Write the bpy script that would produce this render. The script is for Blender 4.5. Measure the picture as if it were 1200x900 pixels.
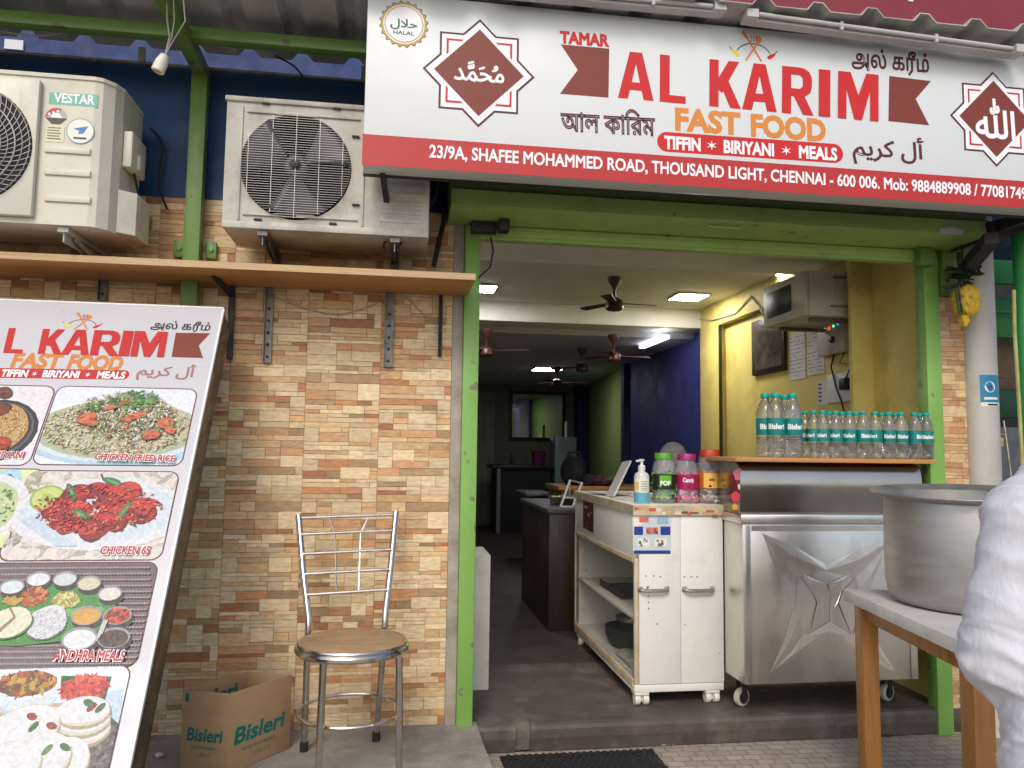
import bpy, bmesh, math, random
import numpy as np
from mathutils import Vector, Matrix, noise as mnoise
random.seed(7)
R = math.radians
for o in list(bpy.data.objects): bpy.data.objects.remove(o)
S = bpy.context.scene
COL = S.collection

# ------------------------------------------------------------------ camera
F = 903.2; YAW, PIT, ROL = R(8.372), R(4.909), R(.773)
CAM = np.array([0, -3.3, 1.26])
_s, _c = math.sin, math.cos
FW = np.array([_s(YAW)*_c(PIT), _c(YAW)*_c(PIT), _s(PIT)])
RT0 = np.array([_c(YAW), -_s(YAW), 0.0]); UP0 = np.cross(RT0, FW)
RT = _c(ROL)*RT0 + _s(ROL)*UP0; UP = _c(ROL)*UP0 - _s(ROL)*RT0
cam = bpy.data.cameras.new('camera'); co = bpy.data.objects.new('camera', cam); COL.objects.link(co); S.camera = co
cam.sensor_width = 36; cam.lens = F/1200*36; cam.clip_start = .05; cam.clip_end = 2000
M = Matrix.Identity(4)
for i in range(3):
    M[i][0] = RT[i]; M[i][1] = UP[i]; M[i][2] = -FW[i]; M[i][3] = CAM[i]
co.matrix_world = M

# ------------------------------------------------------------------ light
W = bpy.data.worlds.new('World'); S.world = W; W.use_nodes = True
nt = W.node_tree; bg = nt.nodes['Background']
sky = nt.nodes.new('ShaderNodeTexSky'); sky.sky_type = 'NISHITA'; sky.sun_disc = False
SUN_EL, SUN_AZ = R(42), R(198)          # azimuth measured clockwise from +Y: behind the camera, a little to its left
sky.sun_elevation = SUN_EL; sky.sun_rotation = SUN_AZ; sky.air_density = 1.0; sky.dust_density = 2.5; sky.ozone_density = 1.0
nt.links.new(sky.outputs[0], bg.inputs[0]); bg.inputs[1].default_value = .15
sl = bpy.data.lights.new('sun', 'SUN'); sl.energy = .72; sl.angle = R(15); sl.color = (1, .975, .93)
so = bpy.data.objects.new('sun', sl); COL.objects.link(so)
sd = Vector((_s(SUN_AZ)*_c(SUN_EL), _c(SUN_AZ)*_c(SUN_EL), _s(SUN_EL)))
so.rotation_euler = sd.to_track_quat('Z', 'Y').to_euler(); so.location = (0, -8, 9)
S.view_settings.view_transform = 'Standard'; S.view_settings.look = 'None'
S.view_settings.exposure = .53; S.view_settings.gamma = 1
S.render.engine = 'CYCLES'
S.cycles.use_denoising = True
S.cycles.max_bounces = 10; S.cycles.transparent_max_bounces = 16
S.cycles.transmission_bounces = 10
S.cycles.caustics_reflective = False; S.cycles.caustics_refractive = False
S.cycles.sample_clamp_indirect = 6

# ------------------------------------------------------------------ helpers: pixels of the 1200x900 photograph to places in the world
def ray(u, v): return FW + (u-600)/F*RT - (v-450)/F*UP
def aY(u, v, y):
    d = ray(u, v); return Vector(CAM + d*(y-CAM[1])/d[1])
def aZ(u, v, z):
    d = ray(u, v); return Vector(CAM + d*(z-CAM[2])/d[2])
def aX(u, v, x):
    d = ray(u, v); return Vector(CAM + d*(x-CAM[0])/d[0])
def aT(u, v, t): return Vector(CAM + ray(u, v)*t)
def lin(r, g, b):
    f = lambda c: (c/255/12.92) if c <= 10 else ((c/255+.055)/1.055)**2.4
    return (f(r), f(g), f(b))

class Plane:
    """a flat sheet in the world: 2D coordinates x (right) and y (up along it), layers lie in front of it"""
    def __init__(s, p, n, ex=(1, 0, 0)):
        s.p = Vector(p); s.n = Vector(n).normalized(); s.ex = Vector(ex).normalized(); s.ey = s.n.cross(s.ex).normalized()
    def d2(s, uv):
        d = Vector(ray(*uv)); c = Vector(CAM); t = (s.p-c).dot(s.n)/d.dot(s.n); q = c+d*t-s.p
        return (q.dot(s.ex), q.dot(s.ey))
    def to(s, x, y, off=0): return s.p + s.ex*x + s.ey*y + s.n*off

# ------------------------------------------------------------------ mesh builder
class MB:
    def __init__(s): s.v = []; s.f = []; s.m = []; s.c = []; s.z = 0.0
    def add(s, vs, fs, m=0, c=None):
        b = len(s.v); s.v += [tuple(p) for p in vs]
        for f in fs: s.f.append([b+i for i in f]); s.m.append(m); s.c.append(c)
        return s
    def box(s, lo, hi, bev=0, m=0, rot=None, piv=None, c=None):
        lo = Vector(lo); hi = Vector(hi)
        lo, hi = Vector([min(a, b) for a, b in zip(lo, hi)]), Vector([max(a, b) for a, b in zip(lo, hi)])
        ce = (lo+hi)/2; h = (hi-lo)/2
        bev = min(bev, .45*min(h))
        vs = []; fs = []
        if bev <= 0:
            for x in (-1, 1):
                for y in (-1, 1):
                    for z in (-1, 1): vs.append(Vector((x*h.x, y*h.y, z*h.z)))
            fs = [(0, 1, 3, 2), (4, 6, 7, 5), (0, 4, 5, 1), (2, 3, 7, 6), (0, 2, 6, 4), (1, 5, 7, 3)]
        else:
            bm = bmesh.new(); bmesh.ops.create_cube(bm, size=2)
            for w in bm.verts: w.co = Vector((w.co.x*h.x, w.co.y*h.y, w.co.z*h.z))
            bmesh.ops.bevel(bm, geom=bm.edges[:], offset=bev, segments=2, affect='EDGES', profile=.5)
            bm.verts.index_update(); vs = [w.co.copy() for w in bm.verts]; fs = [[w.index for w in f.verts] for f in bm.faces]; bm.free()
        if rot is not None:
            pv = Vector(piv)-ce if piv is not None else Vector((0, 0, 0))
            vs = [rot @ (p-pv)+pv for p in vs]
        return s.add([p+ce for p in vs], fs, m, c)
    def obox(s, o, a, b, c_, bev=0, m=0):
        """box on the corner o with edge vectors a, b, c_"""
        o, a, b, c_ = map(Vector, (o, a, b, c_))
        t = MB().box((0, 0, 0), (a.length, b.length, c_.length), bev)
        A, B, C = a.normalized(), b.normalized(), c_.normalized()
        return s.add([o+A*p[0]+B*p[1]+C*p[2] for p in t.v], t.f, m)
    def prism(s, pts, a, m=0):
        """planar polygon pts (3D) swept by vector a"""
        pts = [Vector(p) for p in pts]; a = Vector(a); n = len(pts)
        return s.add(pts+[p+a for p in pts], [list(range(n))[::-1], list(range(n, 2*n))]+[(i, (i+1) % n, n+(i+1) % n, n+i) for i in range(n)], m)
    def tube(s, pts, r, n=8, m=0, cap=True, closed=False):
        pts = [Vector(p) for p in pts]; k = len(pts)
        rs = r if isinstance(r, (list, tuple)) else [r]*k
        vs = []; up = None
        for i, p in enumerate(pts):
            if closed: t = pts[(i+1) % k]-pts[i-1]
            else: t = pts[min(i+1, k-1)]-pts[max(i-1, 0)]
            t.normalize()
            if up is None: up = t.orthogonal().normalized()
            else:
                up = up-t*up.dot(t)
                up = up.normalized() if up.length > 1e-6 else t.orthogonal().normalized()
            w = t.cross(up)
            for j in range(n):
                a = 2*math.pi*j/n; vs.append(p+up*(rs[i]*_c(a))+w*(rs[i]*_s(a)))
        fs = []
        for i in range(k if closed else k-1):
            i2 = (i+1) % k
            for j in range(n): fs.append((i*n+j, i*n+(j+1) % n, i2*n+(j+1) % n, i2*n+j))
        if cap and not closed: fs += [list(range(n))[::-1], list(range((k-1)*n, k*n))]
        return s.add(vs, fs, m)
    def bar(s, a, b, w, h, m=0, up=(0, 0, 1)):
        a = Vector(a); b = Vector(b); t = (b-a).normalized(); u = Vector(up); x = t.cross(u)
        x = x.normalized() if x.length > 1e-5 else Vector((1, 0, 0)); u = x.cross(t)
        q = [x*w/2*i+u*h/2*j for i, j in ((-1, -1), (1, -1), (1, 1), (-1, 1))]
        return s.add([a+p for p in q]+[b+p for p in q], [(3, 2, 1, 0), (4, 5, 6, 7)]+[(i, (i+1) % 4, 4+(i+1) % 4, 4+i) for i in range(4)], m)
    def lathe(s, prof, o=(0, 0, 0), n=24, m=0, axis=None, fn=None, closed=False):
        o = Vector(o); vs = []; k = len(prof)
        q = Vector((0, 0, 1)).rotation_difference(Vector(axis)).to_matrix() if axis is not None else None
        for (r, z) in prof:
            for j in range(n):
                a = 2*math.pi*j/n; rr = r*(fn(a, z) if fn else 1); p = Vector((rr*_c(a), rr*_s(a), z))
                vs.append(o+(q @ p if q else p))
        fs = [(i*n+j, i*n+(j+1) % n, (i+1)*n+(j+1) % n, (i+1)*n+j) for i in range(k-1) for j in range(n)]
        if not closed:
            if prof[0][0] > 1e-6: fs.append(list(range(n))[::-1])
            if prof[-1][0] > 1e-6: fs.append(list(range((k-1)*n, k*n)))
        return s.add(vs, fs, m)
    def quad(s, *p, m=0, c=None): return s.add(p, [list(range(len(p)))], m, c)
    def sheet(s, fn, nu, nv, m=0, c=None):
        vs = [fn(i/nu, j/nv) for j in range(nv+1) for i in range(nu+1)]
        return s.add(vs, [(j*(nu+1)+i, j*(nu+1)+i+1, (j+1)*(nu+1)+i+1, (j+1)*(nu+1)+i) for j in range(nv) for i in range(nu)], m, c)
    # printing on a Plane
    def poly2(s, pl, pts, c=None, dz=.00004, m=0):
        s.z += dz; return s.add([pl.to(x, y, s.z) for x, y in pts], [list(range(len(pts)))], m, c)
    def polypx(s, pl, px, c=None, dz=.0003, m=0): return s.poly2(pl, [pl.d2(p) for p in px][::-1], c, dz, m)
    def text(s, pl, body, pa, pb, cap, c=None, bold=0, dz=.0005, m=0, fit=True, narrow=1):
        """lettering with its baseline between two pixels on the plane"""
        a = Vector(pl.d2(pa)); b = Vector(pl.d2(pb)); d = (b-a); L = d.length; d.normalize(); nn = Vector((-d.y, d.x))
        vs, fs, w, h0 = text_geo(body, bold)
        sx = L/w; sy = cap/h0
        s.z += dz
        return s.add([pl.to(*(a+d*(x*sx)+nn*(y*sy)), s.z+z*.002) for x, y, z in vs], fs, m, c)
    def build(s, name, mats, root=None, parent=None, sharp=35, smooth=True):
        me = bpy.data.meshes.new(name); me.from_pydata(s.v, [], s.f)
        mats = mats if isinstance(mats, (list, tuple)) else [mats]
        for x in mats: me.materials.append(x)
        me.polygons.foreach_set('material_index', s.m)
        if any(c is not None for c in s.c):
            at = me.color_attributes.new('Col', 'FLOAT_COLOR', 'CORNER'); arr = []
            for f, c in zip(s.f, s.c):
                c = c if c is not None else (1, 1, 1); arr += [c[0], c[1], c[2], 1]*len(f)
            at.data.foreach_set('color', arr)
        if smooth:
            me.polygons.foreach_set('use_smooth', [True]*len(s.f)); me.set_sharp_from_angle(angle=R(sharp))
        me.update()
        o = bpy.data.objects.new(name, me); COL.objects.link(o)
        if root is not None:
            me.transform(root_mat[root.name].inverted()); o.parent = parent or root
        return o

_tg = {}
def text_geo(body, bold=0):
    k = (body, bold); nofill = any(0x980 <= ord(ch) <= 0x9ff for ch in body)
    if k in _tg: return _tg[k]
    V = []; Fs = []; dg = None
    for mode in ((1,) if nofill else (0, 1) if bold else (0,)):
        cu = bpy.data.curves.new('t', 'FONT'); cu.body = body; cu.size = 1; cu.resolution_u = 3
        if mode: cu.fill_mode = 'NONE'; cu.bevel_depth = bold; cu.bevel_resolution = 1
        o = bpy.data.objects.new('t', cu); COL.objects.link(o); bpy.context.view_layer.update()
        me = bpy.data.meshes.new_from_object(o.evaluated_get(bpy.context.evaluated_depsgraph_get()))
        b = len(V); V += [(p.co.x, p.co.y, p.co.z*.1+ (.02 if not mode else .015)) for p in me.vertices]
        Fs += [[b+i for i in p.vertices] for p in me.polygons]
        bpy.data.objects.remove(o); bpy.data.curves.remove(cu); bpy.data.meshes.remove(me)
    x0 = min(p[0] for p in V); x1 = max(p[0] for p in V); y1 = max(p[1] for p in V)
    V = [(x-x0, y, z) for x, y, z in V]
    _tg[k] = (V, Fs, x1-x0, .66 if body.isascii() else y1)
    return _tg[k]

# ------------------------------------------------------------------ the scene's things
root_mat = {}
def thing(name, label, cat, loc=(0, 0, 0), group=None, rz=0):
    o = bpy.data.objects.new(name, None); COL.objects.link(o); o.empty_display_size = .1
    o.location = loc; o.rotation_euler = (0, 0, rz); root_mat[o.name] = Matrix.Translation(Vector(loc)) @ Matrix.Rotation(rz, 4, 'Z')
    o['label'] = label; o['category'] = cat
    if group: o['group'] = group
    return o
def solo(o, label, cat, group=None):
    o['label'] = label; o['category'] = cat
    if group: o['group'] = group
    return o
def struct(o, kind='structure'): o['kind'] = kind; return o
def dup(root, loc, rz=0, label=None):
    r = root.copy(); COL.objects.link(r); r.location = loc; r.rotation_euler = (0, 0, rz)
    if label: r['label'] = label
    def rec(a, b):
        for ch in list(a.children):
            c = ch.copy(); COL.objects.link(c); c.parent = b; rec(ch, c)
    kids = [c for c in root.children]
    rec(root, r)
    return r

# ------------------------------------------------------------------ materials
def mat(name, col=(.5, .5, .5), rough=.6, metal=0, var=.12, scale=6, stretch=(1, 1, 1), bump=0, bscale=60, bstretch=None, dirt=None, attr=False,
        trans=0, ior=1.45, coat=0, spec=.5, rvar=.1, emit=None, chips=None):
    m = bpy.data.materials.new(name); m.use_nodes = True; n = m.node_tree.nodes; L = m.node_tree.links; p = n['Principled BSDF']
    p.inputs['Roughness'].default_value = rough; p.inputs['Metallic'].default_value = metal; p.inputs['IOR'].default_value = ior
    p.inputs['Transmission Weight'].default_value = trans; p.inputs['Coat Weight'].default_value = coat; p.inputs['Specular IOR Level'].default_value = spec
    tc = n.new('ShaderNodeTexCoord')
    def noise(sc, st=(1, 1, 1), det=5, ro=.6):
        mp = n.new('ShaderNodeMapping'); mp.inputs['Scale'].default_value = st; L.new(tc.outputs['Object'], mp.inputs[0])
        x = n.new('ShaderNodeTexNoise'); x.inputs['Scale'].default_value = sc; x.inputs['Detail'].default_value = det; x.inputs['Roughness'].default_value = ro
        L.new(mp.outputs[0], x.inputs['Vector']); return x.outputs['Fac']
    def rng(s, a, b, lo, hi):
        r = n.new('ShaderNodeMapRange'); L.new(s, r.inputs[0])
        for i, v in enumerate((a, b, lo, hi)): r.inputs[i+1].default_value = v
        return r.outputs[0]
    def mix(fac, a, b, mode='MIX'):
        x = n.new('ShaderNodeMix'); x.data_type = 'RGBA'; x.blend_type = mode
        for s, v in ((0, fac), (6, a), (7, b)):
            if hasattr(v, 'is_linked') or hasattr(v, 'links'): L.new(v, x.inputs[s])
            else: x.inputs[s].default_value = v if s == 0 else (*v[:3], 1)
        return x.outputs[2]
    if attr:
        a = n.new('ShaderNodeAttribute'); a.attribute_name = 'Col'; base = a.outputs['Color']
    else:
        r_ = n.new('ShaderNodeRGB'); r_.outputs[0].default_value = (*col, 1); base = r_.outputs[0]
    f = None
    if var:
        f = noise(scale, stretch)
        g = rng(f, .25, .75, 1-var, 1+var)
        cmb = n.new('ShaderNodeCombineColor')
        for i in range(3): L.new(g, cmb.inputs[i])
        base = mix(1.0, base, cmb.outputs[0], 'MULTIPLY')
    for dd in ([dirt] if dirt and not isinstance(dirt, list) else dirt or []):
        dc, amt, dsc, lo = dd[:4]; st = dd[4] if len(dd) > 4 else (1, 1, 1)
        base = mix(rng(noise(dsc, st, 7, .65), lo, lo+.2, 0, amt), base, dc)
    if chips:
        dc, amt, dsc, lo = chips
        base = mix(rng(noise(dsc, (1, 1, 1), 2, .5), lo, lo+.03, 0, amt), base, dc)
    L.new(base, p.inputs['Base Color'])
    if rvar and f: L.new(rng(noise(scale*1.7, stretch), .3, .7, max(.03, rough-rvar), min(1, rough+rvar)), p.inputs['Roughness'])
    if bump:
        b = n.new('ShaderNodeBump'); b.inputs['Strength'].default_value = bump; b.inputs['Distance'].default_value = .01
        L.new(noise(bscale, bstretch or (1, 1, 1), 6), b.inputs['Height']); L.new(b.outputs[0], p.inputs['Normal'])
    if emit: p.inputs['Emission Color'].default_value = (*emit[0], 1); p.inputs['Emission Strength'].default_value = emit[1]
    m.node_tree.nodes['Principled BSDF'].label = name
    return m

BLACK = (.012, .012, .012)
m_tile = mat('stone cladding', attr=True, rough=.55, var=.3, scale=26, stretch=(1, 1, 3.6), chips=((.05, .04, .03), .85, 17, .80), bump=.25, bscale=45, bstretch=(1, 1, 2.5), dirt=((.12, .08, .05), .35, 9, .56))
m_grout = mat('grout', (.26, .20, .14), .9, bump=.2)
m_cement = mat('cement', (.36, .315, .26), .85, var=.25, scale=9, bump=.4, bscale=70, dirt=((.12, .11, .10), .6, 5, .5))
m_concrete = mat('worn concrete', (.31, .28, .24), .8, var=.25, scale=7, bump=.35, bscale=60, dirt=[((.12, .105, .09), .7, 4, .5), ((.40, .37, .33), .5, 11, .58)])
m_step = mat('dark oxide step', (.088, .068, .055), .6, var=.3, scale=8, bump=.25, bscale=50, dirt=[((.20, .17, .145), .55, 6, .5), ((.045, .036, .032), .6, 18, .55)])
m_blue = mat('deep blue paint', (.001, .042, .13), .6, var=.3, scale=4, bump=.12, bscale=90, dirt=((.006, .02, .04), .6, 5, .5))
m_blue2 = mat('bright blue paint', (.003, .022, .11), .6, var=.3, scale=5, bump=.12, bscale=90)
m_green = mat('green enamel', (.12, .23, .045), .42, var=.14, scale=5, bump=.06, bscale=90, dirt=((.035, .055, .018), .45, 7, .58), coat=.1, chips=((.10, .075, .05), .85, 13, .655))
m_shut = mat('shutter green', (.33, .50, .14), .45, var=.12, scale=5, bump=.06, bscale=90, dirt=((.08, .13, .03), .5, 7, .56), chips=((.12, .10, .06), .8, 14, .70))
m_green_l = mat('bright green enamel', (.20, .39, .085), .45, var=.12, scale=5, bump=.08, bscale=80, dirt=((.06, .10, .03), .4, 9, .6), chips=((.16, .15, .11), .85, 13, .65))
m_green_n = mat('emerald green paint', (.02, .235, .055), .5, var=.2, scale=5, dirt=((.01, .06, .02), .6, 5, .52))
m_wood = mat('plywood', (.46, .215, .07), .55, var=.18, scale=5, stretch=(.25, 3, 3), bump=.12, bscale=30, bstretch=(.15, 3, 3), dirt=((.22, .105, .04), .5, 6, .55, (.2, 2, 2)))
m_ply = mat('plywood edge', (.50, .34, .17), .6, var=.25, scale=60, stretch=(.1, .3, 4))
m_teak = mat('varnished wood', (.36, .155, .038), .42, var=.25, scale=7, stretch=(3, 3, .22), bump=.1, bscale=30, bstretch=(4, 4, .2), dirt=((.16, .062, .016), .55, 8, .54, (2.5, 2.5, .3)))
m_seat = mat('worn plywood seat', (.37, .235, .125), .5, var=.22, scale=9, stretch=(1, 4, 1), dirt=[((.15, .085, .04), .6, 6, .52), ((.45, .32, .2), .5, 14, .55)])
m_steel = mat('brushed steel', (.56, .54, .51), .26, 1, var=.07, scale=4, stretch=(1, 1, 12), bump=.02, bscale=40, bstretch=(1, 1, 30), rvar=.08)
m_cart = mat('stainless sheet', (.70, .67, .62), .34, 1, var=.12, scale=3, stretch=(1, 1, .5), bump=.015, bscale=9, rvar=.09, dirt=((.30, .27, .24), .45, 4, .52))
m_tubesteel = mat('chromed tube', (.60, .56, .51), .24, 1, var=.15, scale=14, rvar=.1, dirt=((.22, .19, .16), .5, 16, .56))
m_alu = mat('aluminium pot', (.47, .455, .43), .52, 1, var=.12, scale=5, stretch=(1, 1, 5), bump=.05, bscale=30, bstretch=(.5, .5, 6), rvar=.08, dirt=((.30, .29, .27), .6, 5, .5))
m_iron = mat('dark iron', (.035, .032, .03), .6, .3, var=.2)
m_galv = mat('galvanised bracket', (.20, .19, .175), .55, .5, var=.3, scale=20, dirt=((.11, .06, .035), .6, 14, .53))
m_roof = mat('grey roof sheet', (.42, .41, .38), .7, var=.25, scale=3, stretch=(2, .4, 1), bump=.1, bscale=40, dirt=((.10, .09, .075), .6, 4, .5))
m_acw = mat('off-white AC casing', (.60, .57, .465), .42, var=.07, scale=5, dirt=[((.30, .26, .19), .5, 6, .53), ((.20, .15, .10), .5, 3, .62, (3, 3, .5))], bump=.02)
m_acg = mat('greyed AC casing', (.48, .455, .385), .5, var=.12, scale=7, dirt=[((.20, .175, .14), .65, 5, .48), ((.16, .11, .07), .5, 4, .6, (4, 4, .5))], bump=.04)
m_wire = mat('grille wire', (.46, .44, .41), .45, .4, var=.1)
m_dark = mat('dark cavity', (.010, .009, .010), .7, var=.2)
m_fan = mat('shade darkened fan plastic', (.055, .052, .056), .5, var=.2)  # fan colour darkened to imitate the shade deep inside the AC casing
m_panelw = mat('white print', (.625, .645, .635), .38, var=.03, scale=3, bump=.25, bscale=2.2, dirt=((.62, .60, .56), .25, 3, .52))
m_print = mat('print', attr=True, rough=.42, var=.05, scale=12)
m_food = mat('food print', attr=True, rough=.42, var=.2, scale=90)
m_whitep = mat('chipped white enamel', (.74, .725, .66), .38, var=.05, scale=4, bump=.03, bscale=30, dirt=[((.50, .44, .33), .5, 4, .56), ((.60, .55, .44), .4, 13, .56)], chips=((.09, .07, .06), .9, 24, .735))
m_cream = mat('cream laminate', (.74, .69, .60), .5, var=.07, dirt=((.45, .36, .24), .5, 5, .56))
m_tape = mat('torn printed tape', (.52, .42, .27), .5, var=.35, scale=14, dirt=[((.42, .10, .06), .7, 22, .6), ((.70, .66, .58), .8, 17, .55), ((.20, .13, .08), .7, 30, .6)])
m_yellow = mat('yellow wall paint', (.67, .545, .16), .6, var=.16, scale=2.5, bump=.12, bscale=40, dirt=[((.34, .235, .03), .5, 3, .52), ((.62, .55, .30), .3, 9, .6)])
m_purple = mat('violet blue wall', (.032, .040, .20), .6, var=.2, scale=3, dirt=((.03, .03, .13), .6, 4, .5))
m_greenw = mat('lime green wall', (.24, .36, .10), .6, var=.2, scale=3, dirt=((.12, .18, .05), .5, 3, .5))
m_ceil = mat('off-white ceiling', (.80, .775, .71), .8, var=.08, scale=2, dirt=((.48, .44, .37), .4, 3, .52))
m_ceil2 = mat('grey ceiling', (.58, .59, .62), .8, var=.1, scale=2)
m_brown = mat('dark brown laminate', (.028, .013, .009), .4, var=.25, scale=6, stretch=(4, 4, .3))
m_fanb = mat('brown fan enamel', (.075, .028, .024), .35, var=.15)
m_lamp = mat('lit panel', (.9, .9, .9), .5, var=0, emit=((1, .98, .93), 52))
m_lampd = mat('lit dim panel', (.9, .9, .9), .5, var=0, emit=((.86, .88, 1), 16))
m_lampt = mat('lit strip', (.9, .9, .9), .5, var=0, emit=((.86, .88, 1), 4))
m_tubeoff = mat('white batten', (.46, .44, .41), .45, var=.08, dirt=((.35, .31, .27), .5, 5, .55))
m_mirror = mat('mirror', (.62, .66, .62), .04, 1, var=.05, rvar=0)
m_card = mat('cardboard', (.40, .255, .135), .8, var=.1, scale=5, stretch=(1, 1, 4), bump=.06, bscale=40, dirt=((.27, .16, .08), .4, 5, .55))
m_cardin = mat('cardboard inside', (.45, .30, .17), .85, var=.1)
m_teal = mat('teal print', (.0, .19, .165), .5, var=.12, scale=60)
m_tealcap = mat('teal plastic', (.0, .33, .27), .4, var=.05)
m_bottle = mat('clear bottle with water', (.97, .985, .985), .03, 0, var=0, trans=.90, ior=1.24, rvar=0, coat=1)
m_bottle.node_tree.nodes['Principled BSDF'].inputs['Alpha'].default_value = .82
m_jar = mat('clear jar plastic', (.80, .82, .82), .05, 0, var=0, rvar=0, spec=.8)
m_jar.node_tree.nodes['Principled BSDF'].inputs['Alpha'].default_value = .11
m_glass = mat('cabinet glass', (.10, .12, .11), .04, 0, var=0, ior=1.5, rvar=0)
m_glass.node_tree.nodes['Principled BSDF'].inputs['Alpha'].default_value = .16
m_white = mat('white plastic', (.72, .72, .70), .4, var=.04)
m_blackp = mat('black plastic', BLACK, .4, var=.1)
m_rubber = mat('black rubber', (.015, .015, .016), .75, var=.3, scale=30, dirt=((.10, .09, .08), .4, 8, .56))
m_cloth = mat('white cotton', (.585, .58, .605), .85, var=.04, scale=9, bump=.55, bscale=17, bstretch=(2.2, 1, .4), spec=.2)
m_skin = mat('brown skin', (.20, .095, .055), .5, var=.1)
m_hair = mat('black hair', (.012, .010, .009), .5, var=.2, bump=.4, bscale=120)
m_trouser = mat('grey trousers', (.10, .10, .11), .9)
m_pvc = mat('white cement pipe', (.52, .50, .46), .6, var=.1, scale=6, stretch=(1, 1, .4), bump=.06, bscale=30, dirt=[((.30, .27, .22), .5, 5, .54), ((.16, .14, .12), .5, 16, .62)])
m_leaf = mat('dark leaves', (.025, .055, .018), .5, var=.3)
m_gourd = mat('yellow gourd', (.62, .40, .03), .5, var=.25, scale=30, bump=.3, bscale=70, dirt=((.28, .15, .01), .6, 28, .55))
m_red = mat('red sheet', (.20, .02, .024), .5, var=.1)
m_darkred = mat('brown black sheet', (.035, .022, .02), .6, var=.3)
m_asphalt = mat('dusty road', (.26, .245, .22), .9, var=.3, scale=8, bump=.4, bscale=120)
m_cable = mat('black cable', BLACK, .6, var=0)
m_cablew = mat('pale cable', (.35, .33, .29), .6, var=0)
m_lead = mat('grey laminate', (.17, .17, .17), .5, var=.12)
m_paper = mat('white paper', (.62, .61, .62), .8, var=.08)

# ------------------------------------------------------------------ ground
def ground(name, x0, x1, y0, y1, z, m): return struct(MB().quad((x0, y0, z), (x1, y0, z), (x1, y1, z), (x0, y1, z)).build(name, m))
ground('road', -150, 150, -150, 150, -.16, m_asphalt)
m_pave = mat('paving brick', (.48, .41, .33), .85, var=.2, scale=9, bump=.2, bscale=90, dirt=((.40, .36, .31), .5, 5, .5))
def paver_nodes(m):
    n = m.node_tree.nodes; L = m.node_tree.links; p = n['Principled BSDF']
    tc = n.new('ShaderNodeTexCoord'); mp = n.new('ShaderNodeMapping'); mp.inputs['Rotation'].default_value = (0, 0, R(3)); L.new(tc.outputs['Object'], mp.inputs[0])
    b = n.new('ShaderNodeTexBrick'); b.inputs['Scale'].default_value = 1; b.inputs['Brick Width'].default_value = .075; b.inputs['Row Height'].default_value = .05
    b.inputs['Mortar Size'].default_value = .004; b.inputs['Mortar Smooth'].default_value = .3; b.inputs['Bias'].default_value = 0
    b.inputs['Color1'].default_value = (1.06, 1.03, 1.0, 1); b.inputs['Color2'].default_value = (.90, .84, .80, 1); b.inputs['Mortar'].default_value = (.68, .65, .62, 1)
    L.new(mp.outputs[0], b.inputs['Vector'])
    src = p.inputs['Base Color'].links[0].from_socket
    x = n.new('ShaderNodeMix'); x.data_type = 'RGBA'; x.blend_type = 'MULTIPLY'; x.inputs[0].default_value = 1
    L.new(src, x.inputs[6]); L.new(b.outputs['Color'], x.inputs[7]); L.new(x.outputs[2], p.inputs['Base Color'])
    bp = n.new('ShaderNodeBump'); bp.inputs['Strength'].default_value = .8; bp.inputs['Distance'].default_value = .004; bp.invert = True
    L.new(b.outputs['Fac'], bp.inputs['Height']); old = p.inputs['Normal'].links[0].from_node; L.new(old.outputs[0], bp.inputs['Normal']); L.new(bp.outputs[0], p.inputs['Normal'])
paver_nodes(m_pave)
pv = MB().box((-6, -3.0, -.15), (7, .02, 0), .01).build('pavement', m_pave); struct(pv)
# concrete plinth under the chair
def plinth():
    b = MB(); zt = .126
    pts = [(-3.2, .02), (.355, .02), (.36, -.25), (.372, -.55), (.37, -.9), (.362, -1.5), (-3.2, -1.5)]
    b.prism([(x, y, .001) for x, y in pts], (0, 0, zt-.001))
    return struct(b.build('concrete_plinth', m_concrete, smooth=False))
plinth()
# step and shop floor
FL = .115
def shopfloor():
    b = MB()
    prof = [(.0, .004), (-.012, .06), (-.012, FL-.02), (-.006, FL-.006), (.012, FL), (.9, FL), (.9, .004)]
    def strip(x0, x1): b.prism([(x0, y, z) for y, z in prof], (x1-x0, 0, 0))
    strip(.357, .52); strip(.583, 2.53); strip(2.531, 4.5)
    b.box((.52, .06, .004), (.583, .9, FL))
    struct(MB().box((-1.3, .9, .004), (4.5, 9, FL)).box((-1.3, .06, .004), (.357, .9, FL)).build('inner_floor', mat('falloff darkened inner floor', (.046, .035, .029), .5, var=.35, scale=5, dirt=((.085, .07, .06), .5, 7, .55)), smooth=False))  # inner floor coloured darker to imitate light falling off indoors
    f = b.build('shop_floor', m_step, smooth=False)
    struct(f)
    c = MB()
    c.prism([(.5205, .016, .004), (.5205, .004, .06), (.5205, .004, FL-.03), (.5205, .012, FL-.012), (.5205, .03, FL-.004), (.5205, .06, FL-.004), (.5205, .06, .004)], (.062, 0, 0))
    return struct(c.build('step_patch', mat('old cement patch', (.15, .125, .10), .85, var=.35, scale=14, bump=.5, bscale=60), smooth=False))
shopfloor()

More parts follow.
